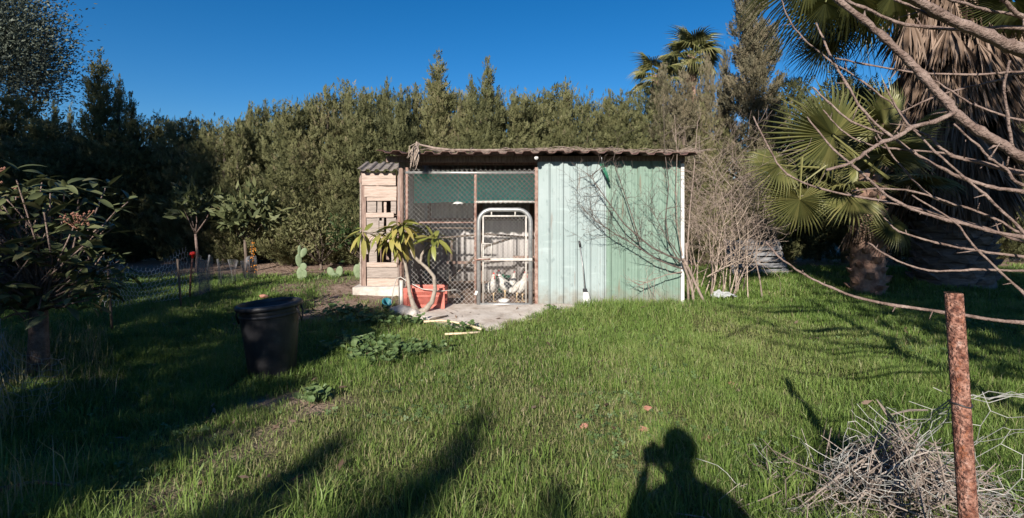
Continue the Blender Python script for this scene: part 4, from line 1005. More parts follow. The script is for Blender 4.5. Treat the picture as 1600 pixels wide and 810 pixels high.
# rusty stake with white foot
b = MB(); P = [at(624, 330, 6.85), at(626, 400, 6.84), at(627, 440, 6.83)]; S0 = Vector((at(628, 486, 6.82).x, 6.82, 0))
b.tube([p - S0 for p in P] , .024, 8); st = b.build('stake', M['rust_thin'], smooth=True); st.location = S0; tag(st, 'thin rusty stake with pale foot behind the frangipani leaves', 'stake')
b = MB(); b.tube([at(627, 438, 6.83) - S0, Vector((0, 0, -.08))], .027, 8); b.build('foot', M['paint'], st, True)
def rock(name, c, size, label, mat_, seed, cat='stone'):
    random.seed(seed); V = []; n, m_ = 14, 8; 
    for j in range(m_ + 1):
        th = math.pi * j / m_
        for i in range(n):
            ph = 2 * math.pi * i / n; k = 1 + .22 * math.sin(3 * ph + seed + 2 * th) * math.sin(th) + .10 * math.sin(5 * ph - seed + 3 * th) * math.sin(th)
            V.append((math.sin(th) * math.cos(ph) * size[0] * k, math.sin(th) * math.sin(ph) * size[1] * k, math.cos(th) * size[2] * (1 + .12 * math.sin(2 * ph + seed))))
    b_ = MB(); b_.add(V, [(j * n + i, (j + 1) * n + i, (j + 1) * n + (i + 1) % n, j * n + (i + 1) % n) for j in range(m_) for i in range(n)])
    o = b_.build(name, mat_, smooth=True, loc=c); tag(o, label, cat); return o
c = at(628, 490, 6.6); rock('boulder', (c.x, 6.58, .035), (.17, .13, .085), 'pale rounded boulder against the frangipani trunk', M['stone'], 4)
c = at(640, 496, 6.5); rock('boulder', (c.x + .03, 6.48, .03), (.12, .10, .06), 'smaller pale stone wedged under the frangipani trunk', M['stone'], 9)
b = MB(); b.lathe([(.0, .0), (.055, .0), (.07, .10), (.075, .10), (.075, .115), (.06, .115), (.045, .01), (0, .01)], 16); c = at(604, 486, 6.9); o = b.build('pot', M['teal_plastic'], smooth=True, loc=(c.x, 6.85, gzf(c.x, 6.85))); o.rotation_euler = (.5, .4, 0); o.location.z += .03; tag(o, 'small teal pot lying tipped beside the rusty stake', 'pot')
# cable from the pot over the stake to the gate
b = MB(); b.tube([at(611, 482, 6.8), at(614, 455, 6.78), at(619, 436, 6.78), at(626, 433, 6.77), at(640, 442, 6.72), at(660, 452, 6.70), at(690, 455, 6.72), at(712, 453, 6.85), at(722, 457, 7.05)], .007, 6); tag(b.build('cable', M['paint'], smooth=True), 'pale cable looped over the stake towards the gate', 'cable')
# beige hose on the slab
def groundline(pts, h): return [Vector((gnd(px, py)[0], gnd(px, py)[1], gzf(*gnd(px, py)) + h)) for px, py in pts]
b = MB(); b.tube(groundline([(662, 509), (690, 507), (712, 510), (735, 515), (752, 521)], .05), .014, 7); tag(b.build('hose', M['hose'], smooth=True), 'beige hose curving over the edge of the concrete apron', 'hose')
b = MB(); b.tube(groundline([(695, 529), (720, 528), (750, 526)], .05), .013, 7); tag(b.build('cane', M['hose'], smooth=True), 'straight beige cane lying in the grass beyond the apron', 'cane')
b = MB(); b.tube(groundline([(672, 506), (685, 503), (700, 500)], .055), [.01, .014, .008], 6); tag(b.build('stick', M['bark'], smooth=True), 'short dark stick lying on the concrete apron', 'stick')

# ------------------------------------------------------------------ litter scoop leaning on the pale sheet
sc_ = thing('litter_scoop', 'black handled scoop with white head leaning on the mint sheet', 'scoop', (fx(915, 6.95), 6.95, .05))
S1 = Vector((fx(915, 6.95), 6.95, .05))
b = MB(); b.tube([at(905, 377, 7.05) - S1, at(906.5, 386, 7.05) - S1], .016, 8); b.build('grip', M['black_plastic'], sc_, True)
b = MB(); b.tube([at(906, 384, 7.05) - S1, at(911, 420, 7.02) - S1, at(914, 455, 6.98) - S1], .0085, 6); b.build('handle', M['galv'], sc_, True)
b = MB(); p = at(914, 454, 6.98) - S1; b.box(p, (.06, .05, .05)); b.build('socket', M['black_plastic'], sc_, bevel=.006)
b = MB(); b.grid(lambda u, v: (p.x + (u - .5) * (.07 + .09 * v) + .01 + .02 * v, p.y - .02 - .05 * math.sin(math.pi * u) * (.3 + v), p.z - .02 - .2 * v), 8, 6); solid(b.build('scoop_head', M['white_plastic'], sc_, True), .004)
# green clamp hanging from the eaves
cl = thing('spring_clamp', 'dark green clamp hanging from the eaves over the mint sheet', 'clamp', at(942, 258, 6.9)); c0 = at(942, 258, 6.9)
for dx in (0, .035):
    b = MB(); b.tube([at(938, 256, 6.95) - c0 + Vector((dx, 0, 0)), at(945, 270, 6.9) - c0 + Vector((dx * .7, 0, 0)), at(952, 285, 6.95) - c0], .013, 6); b.build('jaw', M['green_plastic'], cl, True)
b = MB(); b.tube([at(940, 246, 6.85) - c0, at(941, 258, 6.9) - c0], .004, 4); b.build('hook', M['galv'], cl, True)

# ------------------------------------------------------------------ bare shrub beside the sheet wall
def grow(b, p, d, L, r, depth, bend=.35, up=.15, kids=3, nseg=5, shrink=.62, flat=1.0, minr=.0018):
    P = [p.copy()]; rr = [r]; d = d.normalized()
    for i in range(nseg):
        d = (d + Vector((random.gauss(0, bend), random.gauss(0, bend) * flat, random.gauss(0, bend) + up)) * .35).normalized(); p = p + d * (L / nseg)
        P.append(p.copy()); rr.append(max(r * (1 - .75 * (i + 1) / nseg), minr))
        if depth > 0 and i >= 1 and random.random() < kids / nseg * 1.3:
            sdv = Vector((random.gauss(0, 1), random.gauss(0, 1) * flat, random.gauss(0, .8))); sdv = (sdv - d * sdv.dot(d)).normalized()
            grow(b, p.copy(), d * .75 + sdv * .75, L * shrink * random.uniform(.6, 1.1), max(r * .5, minr), depth - 1, bend, up, kids, max(3, nseg - 1), shrink, flat, minr)
    b.tube(P, rr, 4 if r < .012 else 6, cap=False)
SB = Vector((2.72, 6.98, 0))
shr = thing('bare_shrub', 'leafless shrub spreading its twigs across the sage green sheet', 'shrub', SB)
random.seed(15)
b = MB()
for pts, rs in (([(1102, 476, 6.9), (1092, 455, 6.95), (1078, 425, 6.95), (1068, 405, 6.9)], [.02, .022, .022, .02]), ([(1084, 476, 6.95), (1082, 455, 6.97), (1076, 435, 6.97), (1070, 418, 6.95), (1066, 405, 6.9)], [.022, .02, .02, .02, .018]), ([(1076, 478, 7.0), (1075, 450, 7.0), (1074, 420, 7.0), (1072, 380, 7.0)], [.018, .018, .016, .014])):
    b.tube([at(*p) - SB for p in pts], rs, 7)
b.build('trunk', M['twig'], shr, True)
def shoot(pts, r0, r1, twigs, tl, depth, mm, up=.1):
    b_ = MB(); P = [at(*p) - SB for p in pts]; n = len(P); b_.tube(P, [r0 + (r1 - r0) * i / (n - 1) for i in range(n)], 6, cap=False)
    for k in range(twigs):
        t = random.uniform(.15, 1) * (n - 1); i = min(int(t), n - 2); p = P[i].lerp(P[i + 1], t - i); d = (P[i + 1] - P[i]).normalized()
        grow(b_, p, d * .7 + Vector((random.gauss(0, .6), random.gauss(-.1, .3), random.gauss(.1, .6))), tl * random.uniform(.5, 1.2), .0045, depth, .45, up, 2.4, 4, .6, .5, .0016)
    stuff(b_.build('branch', M[mm], shr))
shoot([(1068, 408, 6.9), (1045, 400, 6.85), (1020, 388, 6.8), (1000, 372, 6.8), (975, 350, 6.8), (950, 315, 6.82), (928, 285, 6.85), (925, 270, 6.85)], .016, .004, 26, .45, 2, 'dark_twig')
shoot([(1066, 420, 6.9), (1050, 415, 6.85), (1025, 405, 6.82), (990, 382, 6.8), (960, 365, 6.82), (930, 345, 6.85), (910, 325, 6.9)], .014, .003, 24, .4, 2, 'dark_twig')
shoot([(1000, 378, 6.82), (988, 340, 6.85), (975, 300, 6.88), (962, 265, 6.8), (958, 250, 6.7)], .010, .003, 8, .3, 1, 'dark_twig')
shoot([(1066, 425, 6.9), (1040, 430, 6.85), (1015, 440, 6.82), (1000, 446, 6.82)], .009, .002, 14, .3, 1, 'twig', 0)
shoot([(1062, 410, 6.9), (1045, 380, 6.85), (1040, 340, 6.85), (1045, 290, 6.85), (1038, 230, 6.8), (1037, 150, 6.8)], .011, .003, 12, .35, 1, 'dark_twig')
shoot([(1066, 400, 6.92), (1058, 350, 6.9), (1056, 300, 6.85), (1058, 240, 6.8), (1054, 180, 6.8)], .010, .003, 12, .35, 1, 'twig')
shoot([(1074, 390, 6.98), (1078, 330, 6.95), (1085, 260, 6.9), (1090, 190, 6.9)], .011, .004, 10, .35, 1, 'twig')
shoot([(1068, 410, 6.9), (1055, 390, 6.8), (1040, 370, 6.75), (1020, 330, 6.75), (1015, 300, 6.75)], .008, .002, 16, .3, 2, 'dark_twig')
# dry bush filling the corner behind it
db = thing('dry_bush', 'dense tangle of dry twigs filling the corner beside the coop', 'bush', (3.75, 8.2, 0)); DB = Vector((3.75, 8.2, 0))
random.seed(21)
for k in range(26):
    b = MB(); a0 = random.uniform(-.5, .5); base = Vector((random.uniform(-.75, .3), random.uniform(-.5, .3), -.02))
    d = Vector((random.uniform(-.25, .6), random.uniform(-.25, .3), random.uniform(.8, 1.6)))
    grow(b, base, d, random.uniform(1.1, 2.0), .011, 3, .32, .05, 3.6, 6, .6, .8, .002); stuff(b.build('branch', M['twig' if k % 3 else 'dry_twig'], db))
for k in range(5):
    b = MB(); grow(b, Vector((-.65 + .1 * k, random.uniform(-.6, 0), .35)), Vector((1.0, random.uniform(-.2, .3), random.uniform(.2, .8))), random.uniform(.6, 1.1), .009, 2, .3, -.02, 3, 6, .6, .7, .002); stuff(b.build('branch', M['dry_twig'], db))

# ------------------------------------------------------------------ pallets, bag
pal = thing('pallet', 'weathered grey slatted pallet leaning behind the dry bush', 'pallet', (5.35, 10.3, 0)); pal.rotation_euler = (R(-28), 0, R(3))
for k in range(6):
    b = MB(); b.box((0, 0, .07 + k * .135), (1.25, .02, .10), jit=.003); b.build('slat', M['slate_wood'], pal)
for k in (-.56, 0, .56):
    b = MB(); b.box((k, .055, .42), (.09, .085, .84)); b.build('bearer', M['slate_wood'], pal)
b = MB(); random.seed(2)
def crumple(u, v):
    x = (u - .5) * .38; y = (v - .5) * .2; h = .11 * math.exp(-((u - .3) / .22) ** 2 - ((v - .5) / .3) ** 2) + .05 * math.exp(-((u - .75) / .2) ** 2)
    return (x + random.uniform(-.012, .012), y + random.uniform(-.012, .012), .05 + h + random.uniform(-.018, .018))
b.grid(crumple, 14, 10); c = gnd(1130, 466); o = b.build('plastic_bag', M['bag'], loc=(c[0], c[1], gzf(*c))); solid(o, .001); tag(o, 'crumpled clear plastic bag lying on the grass beyond the shrub', 'bag')

# ------------------------------------------------------------------ black tub
T0 = gnd(416, 592); tub = thing('tub', 'big black plastic tub standing on the grass', 'tub', (T0[0], T0[1] + .12, gzf(*T0) - .01)); tub.rotation_euler = (R(-1), R(-3.5), 0); tub.scale = (.97, .97, 1.12)
b = MB(); b.lathe([(0, .01), (.185, .0), (.195, .01), (.225, .30), (.25, .52), (.258, .56), (.248, .56), (.215, .30), (.185, .03), (0, .025)], 40); b.build('body', M['black_plastic'], tub, True)
b = MB(); b.lathe([(.252, .545), (.278, .548), (.282, .565), (.276, .582), (.255, .588), (.246, .575), (.248, .545)], 40); b.build('rim', M['black_plastic'], tub, True)
b = MB(); b.lathe([(.246, .485), (.254, .49), (.252, .505), (.248, .51)], 40); b.build('band', M['black_plastic'], tub, True)
for s in (-1, 1):
    b = MB(); b.tube([(s * .262, -.05, .55), (s * .285, -.045, .50), (s * .29, 0, .43), (s * .285, .045, .50), (s * .262, .05, .55)], .008, 6); b.build('handle', M['black_plastic'], tub, True)

# ------------------------------------------------------------------ prickly pears
def pad(b, c, h, wv, tilt, turn):
    Mx = Matrix.Translation(c) @ Matrix.Rotation(turn, 4, 'Z') @ Matrix.Rotation(tilt, 4, 'Y'); V = []; n, m_ = 14, 8
    for j in range(m_ + 1):
        t = j / m_; z = h * t; rr = wv / 2 * max(.02, math.sin(math.pi * (t * .93 + .04)) ** .6 * (.72 + .4 * t))
        for i in range(n): a = 2 * math.pi * i / n; V.append(Mx @ Vector((math.cos(a) * rr, math.sin(a) * max(.012, rr * .16), z)))
    b.add(V, [(j * n + i, j * n + (i + 1) % n, (j + 1) * n + (i + 1) % n, (j + 1) * n + i) for j in range(m_) for i in range(n)] + [tuple(range(n - 1, -1, -1)), tuple(m_ * n + i for i in range(n))])
def cactus(px, py, pads, label):
    g = gnd(px, py); r = thing('prickly_pear', label, 'cactus', (g[0], g[1], gzf(*g) - .02))
    for c, h, wv, ti, tu in pads:
        b_ = MB(); pad(b_, Vector(c), h, wv, ti, tu); b_.build('pad', M['cactus'], r, True)
cactus(470, 440, [((0, 0, 0), .28, .17, 0, .2), ((.03, -.02, .02), .22, .17, .35, -.3), ((-.02, 0, .26), .27, .13, -.12, .6), ((-.03, 0, .50), .2, .08, .05, .8), ((.01, 0, .46), .2, .13, .4, .3), ((.05, -.03, .20), .16, .15, .15, 0)], 'taller prickly pear with stacked pads at the hedge foot')
cactus(524, 437, [((-.03, 0, 0), .24, .15, -.45, .1), ((.04, 0, 0), .25, .17, .3, -.2), ((.0, -.05, -.02), .13, .14, .1, .3)], 'low prickly pear of three pads beside the plank hutch')
cactus(560, 440, [((0, 0, 0), .3, .17, -.1, .2), ((.03, 0, .1), .28, .15, .2, .5)], 'prickly pear half hidden behind the plank hutch corner')

# ------------------------------------------------------------------ left netting fence
def hexnet(b, fn, nu, nv, r):
    """hexagonal wire netting: fn(i, j) maps the lattice to space"""
    for j in range(nv):
        for i in range(nu):
            o_ = .5 if j % 2 else 0
            a = fn((i + o_) / nu, (j + .0) / nv); c = fn((i + o_ + .5) / nu, (j + .33) / nv); e = fn((i + o_ - .5) / nu, (j + .33) / nv); f = fn((i + o_ + .5) / nu, (j + 1.0) / nv)
            b.tube([a, c], r, 3, cap=False); b.tube([a, e], r, 3, cap=False); b.tube([c, f], r, 3, cap=False)
fence = thing('net_fence', 'sagging wire netting strung between stakes beside the shaded hedge', 'fence', (-5.6, 6.9, 0)); FO = Vector((-5.6, 6.9, 0))
def fnet(u, v):
    a = at(150, 440, 6.6); c = at(296, 405, 7.5); p = a.lerp(c, u); top = .78 - .22 * math.sin(math.pi * u) + .05 * math.sin(9 * u)
    return Vector((p.x, p.y + .05 * math.sin(7 * u + 4 * v), .05 + v * top)) - FO
b = MB(); hexnet(b, fnet, 24, 9, .0022); stuff(b.build('netting', M['wire'], fence))
for px, py0, py1 in ((284, 405, 487), (176, 408, 520)):
    g = gnd(px, py1); b = MB(); h = CH - (py0 - HY) / F * g[1]; b.tube([Vector((g[0], g[1], -.05)) - FO, Vector((g[0] - .06, g[1], h)) - FO], .014, 6); b.build('post', M['bark'], fence, True)
sk = gnd(296, 472); rs = thing('capped_stake', 'thin rusty stake with a bright red cap beside the netting', 'stake', (*sk, 0))
b = MB(); b.tube([(0, 0, -.05), (.02, 0, .4), (.05, 0, .70)], .014, 7); b.build('rod', M['rust'], rs, True)
M['red_cap'] = mat('red_cap', (.75, .03, .02), (.85, .05, .03), 0.4, 10)
b = MB(); b.lathe([(.0, .0), (.018, .0), (.02, .04), (.04, .045), (.042, .08), (.02, .095), (0, .095)], 16, (.05, 0, .68)); b.build('cap', M['red_cap'], rs, True)
def drape(x0, x1, y0, y1, d0, d1, name, label, seed):
    b_ = MB(); random.seed(seed); fo = [random.uniform(0, 6) for _ in range(4)]
    def fn(u, v):
        p = at(x0 + (x1 - x0) * u, 400, d0 + (d1 - d0) * u); top = CH - (y0 - HY) / F * p.y; top = top * (1 - .18 * math.sin(math.pi * u * 2 + fo[0]) ** 2)
        return (p.x + .06 * math.sin(12 * u + fo[1]) * v, p.y + .09 * math.sin(14 * u + fo[2] + 2 * v) + .05 * math.sin(31 * u + fo[3]), .02 + top * v)
    b_.grid(fn, 34, 8); o = b_.build(name, M['grey_net']); tag(o, label, 'netting'); return o
drape(306, 330, 400, 460, 7.6, 8.2, 'garden_net', 'grey garden netting hanging beside the red capped stake', 1)
drape(336, 384, 406, 450, 8.6, 9.4, 'garden_net', 'grey garden netting sagging in folds before the loquat', 2)
drape(384, 400, 402, 440, 9.4, 9.6, 'garden_net', 'bluish net end bunched beside the orange berries', 3)
of = thing('berry_spray', 'hanging spray of small orange berries below the sunlit loquat', 'berries', (at(394, 430, 9.5).x, 9.5, .05)); o0 = Vector(of.location)
b = MB(); random.seed(4); b.tube([at(396, 428, 9.5) - o0, at(394, 400, 9.5) - o0, at(392, 375, 9.5) - o0], [.008, .006, .003], 5); b.build('stem', M['bark'], of, True)
b = MB()
for k in range(46):
    p = at(random.gauss(395, 3.5), random.uniform(378, 426), 9.5 + random.uniform(-.06, .06)) - o0; b.lathe([(0, -.011), (.010, -.005), (.010, .005), (0, .011)], 6, p)
stuff(b.build('berries', M['berry'], of, True))

# ------------------------------------------------------------------ foreground loquat on the left
LQ = Vector((-4.2, 4.25, 0)); lq = thing('loquat_tree', 'shaded loquat tree with long ribbed leaves and brown flower clusters', 'tree', LQ)
b = MB(); b.tube([(0, 0, -.08), (.01, 0, .3), (.03, -.02, .6)], [.085, .07, .06], 10); b.build('trunk', M['pale_bark'], lq, True)
LM = [leaf_mesh(300 + i, .17, .056, dr, .3, M['loquat'], .5) for i, dr in enumerate((.05, .2, .35, .5))]
random.seed(40); tipsL = []
for k in range(150):
    c = Vector((random.uniform(-.62, .66), random.uniform(-.45, .45), random.uniform(.62, 1.72))); 
    if ((c.x) / .74) ** 2 + ((c.z - 1.1) / .68) ** 2 > 1.0: continue
    b = MB(); m = Vector((.03, -.02, .6)).lerp(c, .5) + Vector((random.gauss(0, .08), random.gauss(0, .08), random.gauss(.02, .08))); b.tube([Vector((.03, -.02, .55)), Vector((.03, -.02, .55)).lerp(m, .6) + Vector((random.gauss(0, .02), random.gauss(0, .02), .03)), m, c], [.014, .010, .008, .005], 6); b.build('branch', M['pale_bark'], lq, True); tipsL.append(c)
for c in tipsL:
    for i in range(random.randint(5, 8)):
        a = i * 2.399 + random.uniform(-.4, .4); el = random.uniform(-.5, .8)
        o = put('leaf', LM[i % 4], lq); o.matrix_local = Matrix.Translation(c + Vector((random.gauss(0, .03), random.gauss(0, .03), random.gauss(0, .04)))) @ aim((math.cos(a) * math.cos(el), math.sin(a) * math.cos(el), math.sin(el)), (0, 0, 1), random.uniform(-.7, .7)) @ Matrix.Scale(random.uniform(.7, 1.25), 4)
for c in [t for t in tipsL if t.z > 1.1][:6]:
    b = MB()
    for i in range(30):
        p = c + Vector((random.gauss(0, .045), random.gauss(0, .045), random.gauss(.09, .035))); b.tube([c + Vector((0, 0, .02)), p], [.003, .002], 3, cap=False); b.lathe([(0, -.012), (.011, 0), (0, .013)], 5, p)
    b.build('flower_cluster', M['bud'], lq)
# netting rags at the far left edge
b = MB(); lnO = Vector((-3.3, 3.2, 0))
def lnet(u, v): return Vector((-3.5 + .32 * u, 3.05 + .3 * u + .06 * math.sin(8 * u), .02 + .85 * v * (1 - .5 * u) + .05 * math.sin(6 * u)))
hexnet(b, lnet, 8, 12, .0013); tag(b.build('wire_netting', M['dim_wire']), 'crumpled wire netting in the shade before the loquat trunk', 'wire netting', kind='stuff')
b = MB(); b.tube(groundline([(0, 790), (60, 778), (110, 786)], .06), [.012, .010, .006], 6); tag(b.build('stick', M['rust_thin'], smooth=True), 'reddish dry cane lying in the shaded corner', 'stick')

# ------------------------------------------------------------------ weeds
def weed(px, py, n, s, seed, label, group=None):
    g = gnd(px, py); r = thing('weed', label, 'weed', (g[0], g[1], gzf(*g)), 0, group); random.seed(seed); b_ = MB()
    for i in range(n):
        a = random.uniform(0, 6.28); rr = s * random.random() ** .6 * (1 + .35 * math.sin(3 * a + seed) + .2 * math.sin(7 * a)); p = Vector((math.cos(a) * rr, math.sin(a) * rr * .7, random.uniform(.03, .12)))
        L = random.uniform(.018, .04); nrm = Vector((random.gauss(0, .45), random.gauss(-.2, .45), 1)).normalized(); u = nrm.cross(Vector((math.sin(a), math.cos(a), .1))).normalized(); v = nrm.cross(u); t = random.random()
        V = [p + nrm * -.008] + [p + (u * math.cos(k * 1.047) + v * math.sin(k * 1.047)) * L * (.55 if k == 0 else random.uniform(.85, 1.1)) for k in range(6)]
        b_.add(V, [(0, k + 1, (k + 1) % 6 + 1) for k in range(6)], t); b_.tube([Vector((p.x * .7, p.y * .7, 0)), p], .002, 3, t, cap=False)
    stuff(b_.build('leaves', M['weed'], r)); return r
weed(612, 558, 260, .42, 1, 'low mallow weeds spreading in the grass before the frangipani'); weed(560, 548, 130, .32, 2, 'second patch of mallow weeds on the shadow edge')
weed(580, 508, 190, .38, 3, 'thick clump of weeds on the soil edge near the teal pot'); weed(540, 495, 150, .4, 8, 'weed clump at the foot of the bare soil near the tub')
weed(493, 632, 45, .13, 4, 'single broad leaved weed on the edge of the tub shadow'); weed(645, 508, 40, .16, 5, 'little weed rooted at the corner of the concrete apron')
weed(716, 519, 50, .2, 6, 'flat weeds growing between hose and cane'); weed(864, 492, 30, .1, 7, 'small weed in front of the mint sheet foot')
# terracotta shards
for k, (px, py) in enumerate([(912, 674), (1012, 643), (1004, 676), (1142, 606), (1106, 692)]):
    g = gnd(px, py); b = MB(); random.seed(60 + k); n = 7
    V = [(math.cos(6.283 * i / n) * random.uniform(.03, .06), math.sin(6.283 * i / n) * random.uniform(.015, .035), 0) for i in range(n)]; b.add(V + [(x * .9, y * .9, .014) for x, y, z in V], [tuple(range(n - 1, -1, -1)), tuple(range(n, 2 * n))] + [(i, (i + 1) % n, (i + 1) % n + n, i + n) for i in range(n)])
    o = b.build('tile_shard', M['tile'], loc=(g[0], g[1], gzf(*g) + .022)); o.scale = (.8, .8, .8); o.rotation_euler = (.35, random.uniform(-.2, .2), 0); tag(o, 'small broken orange tile piece lying in the grass', 'tile shard', 'broken tile pieces in the grass')
o = rock('brick_piece', (gnd(412, 468)[0], gnd(412, 468)[1], .05), (.07, .045, .03), 'orange brick piece in the grass behind the tub', M['tile'], 3, 'brick')

# ------------------------------------------------------------------ rusty pipe, brush pile, netting on the right
pp = [at(1490, 459, 1.78), at(1497, 560, 1.74), at(1505, 690, 1.70), at(1513, 812, 1.65)]; e = pp[-1] + (pp[-1] - pp[-2]).normalized() * .45; P0 = Vector((e.x, e.y, 0))
pipe = thing('pipe_post', 'rusty steel pipe post standing by the heap of dead twigs', 'post', P0)
b = MB(); b.tube([p - P0 for p in pp] + [e - P0 + Vector((0, 0, -.05))], .0275, 20, cap=False); b.tube([p - P0 for p in (pp[0], pp[0].lerp(pp[1], .2))], .023, 20, cap=False); b.build('shaft', M['rust'], pipe, True)
b = MB()
for k in range(20):
    a = 6.283 * k / 20; c0_ = pp[0] - P0; V = [c0_ + Vector((math.cos(x) * r_, math.sin(x) * r_, .002)) for x, r_ in ((a, .0275), (a + .314, .0275), (a + .314, .023), (a, .023))]; b.add(V, [(0, 1, 2, 3)])
b.build('rim', M['rust'], pipe)
b = MB(); c0_ = pp[1].lerp(pp[2], .55) - P0; b.tube([c0_ + Vector((math.cos(a * .45) * .0300, math.sin(a * .45) * .0300, .004 * math.sin(a))) for a in range(15)], .003, 5); b.build('tie_wire', M['black_plastic'], pipe, True)
hp_ = MB(); random.seed(33)
H0 = Vector((1.95, 2.28, 0))
def heap(x, y): return max(.02, (.36 * math.exp(-((x - H0.x + .10) / .26) ** 2 - ((y - H0.y) / .3) ** 2) + .12 * math.exp(-((x - H0.x + .35) / .35) ** 2 - ((y - H0.y + .25) / .4) ** 2)))
for k in range(1500):
    x = random.gauss(H0.x - .12, .38); y = random.gauss(H0.y - .12, .28)
    if k % 4 == 0: x = random.uniform(1.5, 2.7); y = random.uniform(1.9, 2.5)
    if x > 2.75: continue
    z = heap(x, y) * random.uniform(.15, .95); d = Vector((random.gauss(.5, .6), random.gauss(0, .6), random.gauss(.10, .22))).normalized(); L = random.uniform(.06, .30)
    p = Vector((x, y, max(z, .03))); q = p + d * L; q.z = max(q.z, .02); m = p.lerp(q, .5) + Vector((random.gauss(0, .035), random.gauss(0, .035), random.gauss(0, .025)))
    r_ = random.choice((.0012, .0016, .002, .0028, .0038)); hp_.tube([p, m, q], [r_, r_, r_ * .6], 4, random.random() ** 1.2, cap=False)
for k in range(120):
    a = Vector((H0.x + random.gauss(-.10, .04), H0.y + random.gauss(0, .05), .34 + random.uniform(-.05, .10))); e = a + Vector((random.gauss(0, .18), random.gauss(-.05, .15), -random.uniform(.15, .42))); hp_.tube([a, a.lerp(e, .5) + Vector((random.gauss(0, .02), 0, .03)), e], [.003, .003, .002], 4, cap=False)
for k, (a, c) in enumerate((((1370, 625, 2.2), (1418, 690, 2.25)), ((1370, 625, 2.2), (1440, 740, 2.2)), ((1392, 648, 2.3), (1450, 641, 2.2)), ((1460, 690, 2.1), (1478, 760, 2.1)), ((1240, 800, 2.3), (1390, 690, 2.3)))): hp_.tube([at(*a), at(*a).lerp(at(*c), .5) + Vector((0, 0, .01)), at(*c)], [.003, .005, .004], 5)
o = hp_.build('brush_pile', M['twig_mix']); tag(o, 'heap of dead dry twigs and stems beside the rusty pipe', 'brush pile', kind='stuff')
wn = MB()
def rnet(u, v):
    x = 1.58 + 1.3 * u; y = 1.72 + .25 * u + .06 * math.sin(5 * u + 3 * v); top = at(1500, 620, 1.74).z - .02 + .05 * math.sin(4 * u)
    return Vector((x + .035 * math.sin(17 * v + 9 * u), y + .05 * math.sin(13 * v - 6 * u), .03 + (top - .03) * v + .035 * math.sin(15 * u + 7 * v)))
hexnet(wn, rnet, 10, 8, .0012)
def rnet2(u, v):
    x = 1.58 - .06 * u; y = 1.76 + .5 * u + .08 * math.sin(7 * u + 5 * v); top = .83 - .55 * max(u, 0) ** .8
    return Vector((x + .05 * math.sin(9 * v + 4 * u), y + .10 * (v - .5), .05 + top * (.55 + .45 * v) + .03 * math.sin(13 * u + 8 * v)))
hexnet(wn, rnet2, 12, 6, .0011)
for k in range(5):
    z = -.01 * k; wn.tube([at(1380 + 14 * k, 690 + 4 * k, 2.1), at(1450 + random.uniform(-9, 9), 650 + 6 * k, 1.9), at(1492, 618 + random.uniform(0, 12), 1.76), at(1520, 611 + random.uniform(0, 16), 1.77), at(1545, 608 + random.uniform(0, 22), 1.78), at(1580, 614 + random.uniform(-4, 12), 1.8), at(1630, 612 + random.uniform(-2, 26), 1.85)], .0014, 4, cap=False)
random.seed(71)
for k in range(150):
    x = random.gauss(H0.x - .05, .33); y = random.gauss(H0.y - .1, .25); p = Vector((x, y, heap(x, y) * random.uniform(.7, 1.25) + .03)); P = [p]; d = Vector((random.gauss(.5, .8), random.gauss(0, .7), random.gauss(0, .5))).normalized()
    for i in range(random.randint(3, 7)):
        d = (d + Vector((random.gauss(0, .6), random.gauss(0, .6), random.gauss(-.05, .5)))).normalized(); p = p + d * .055; p.z = max(p.z, .03); P.append(p.copy())
    wn.tube(P, .0012, 3, cap=False)
tag(wn.build('wire_netting', M['old_wire']), 'torn hexagonal wire netting tied to the rusty pipe', 'wire netting', kind='stuff')

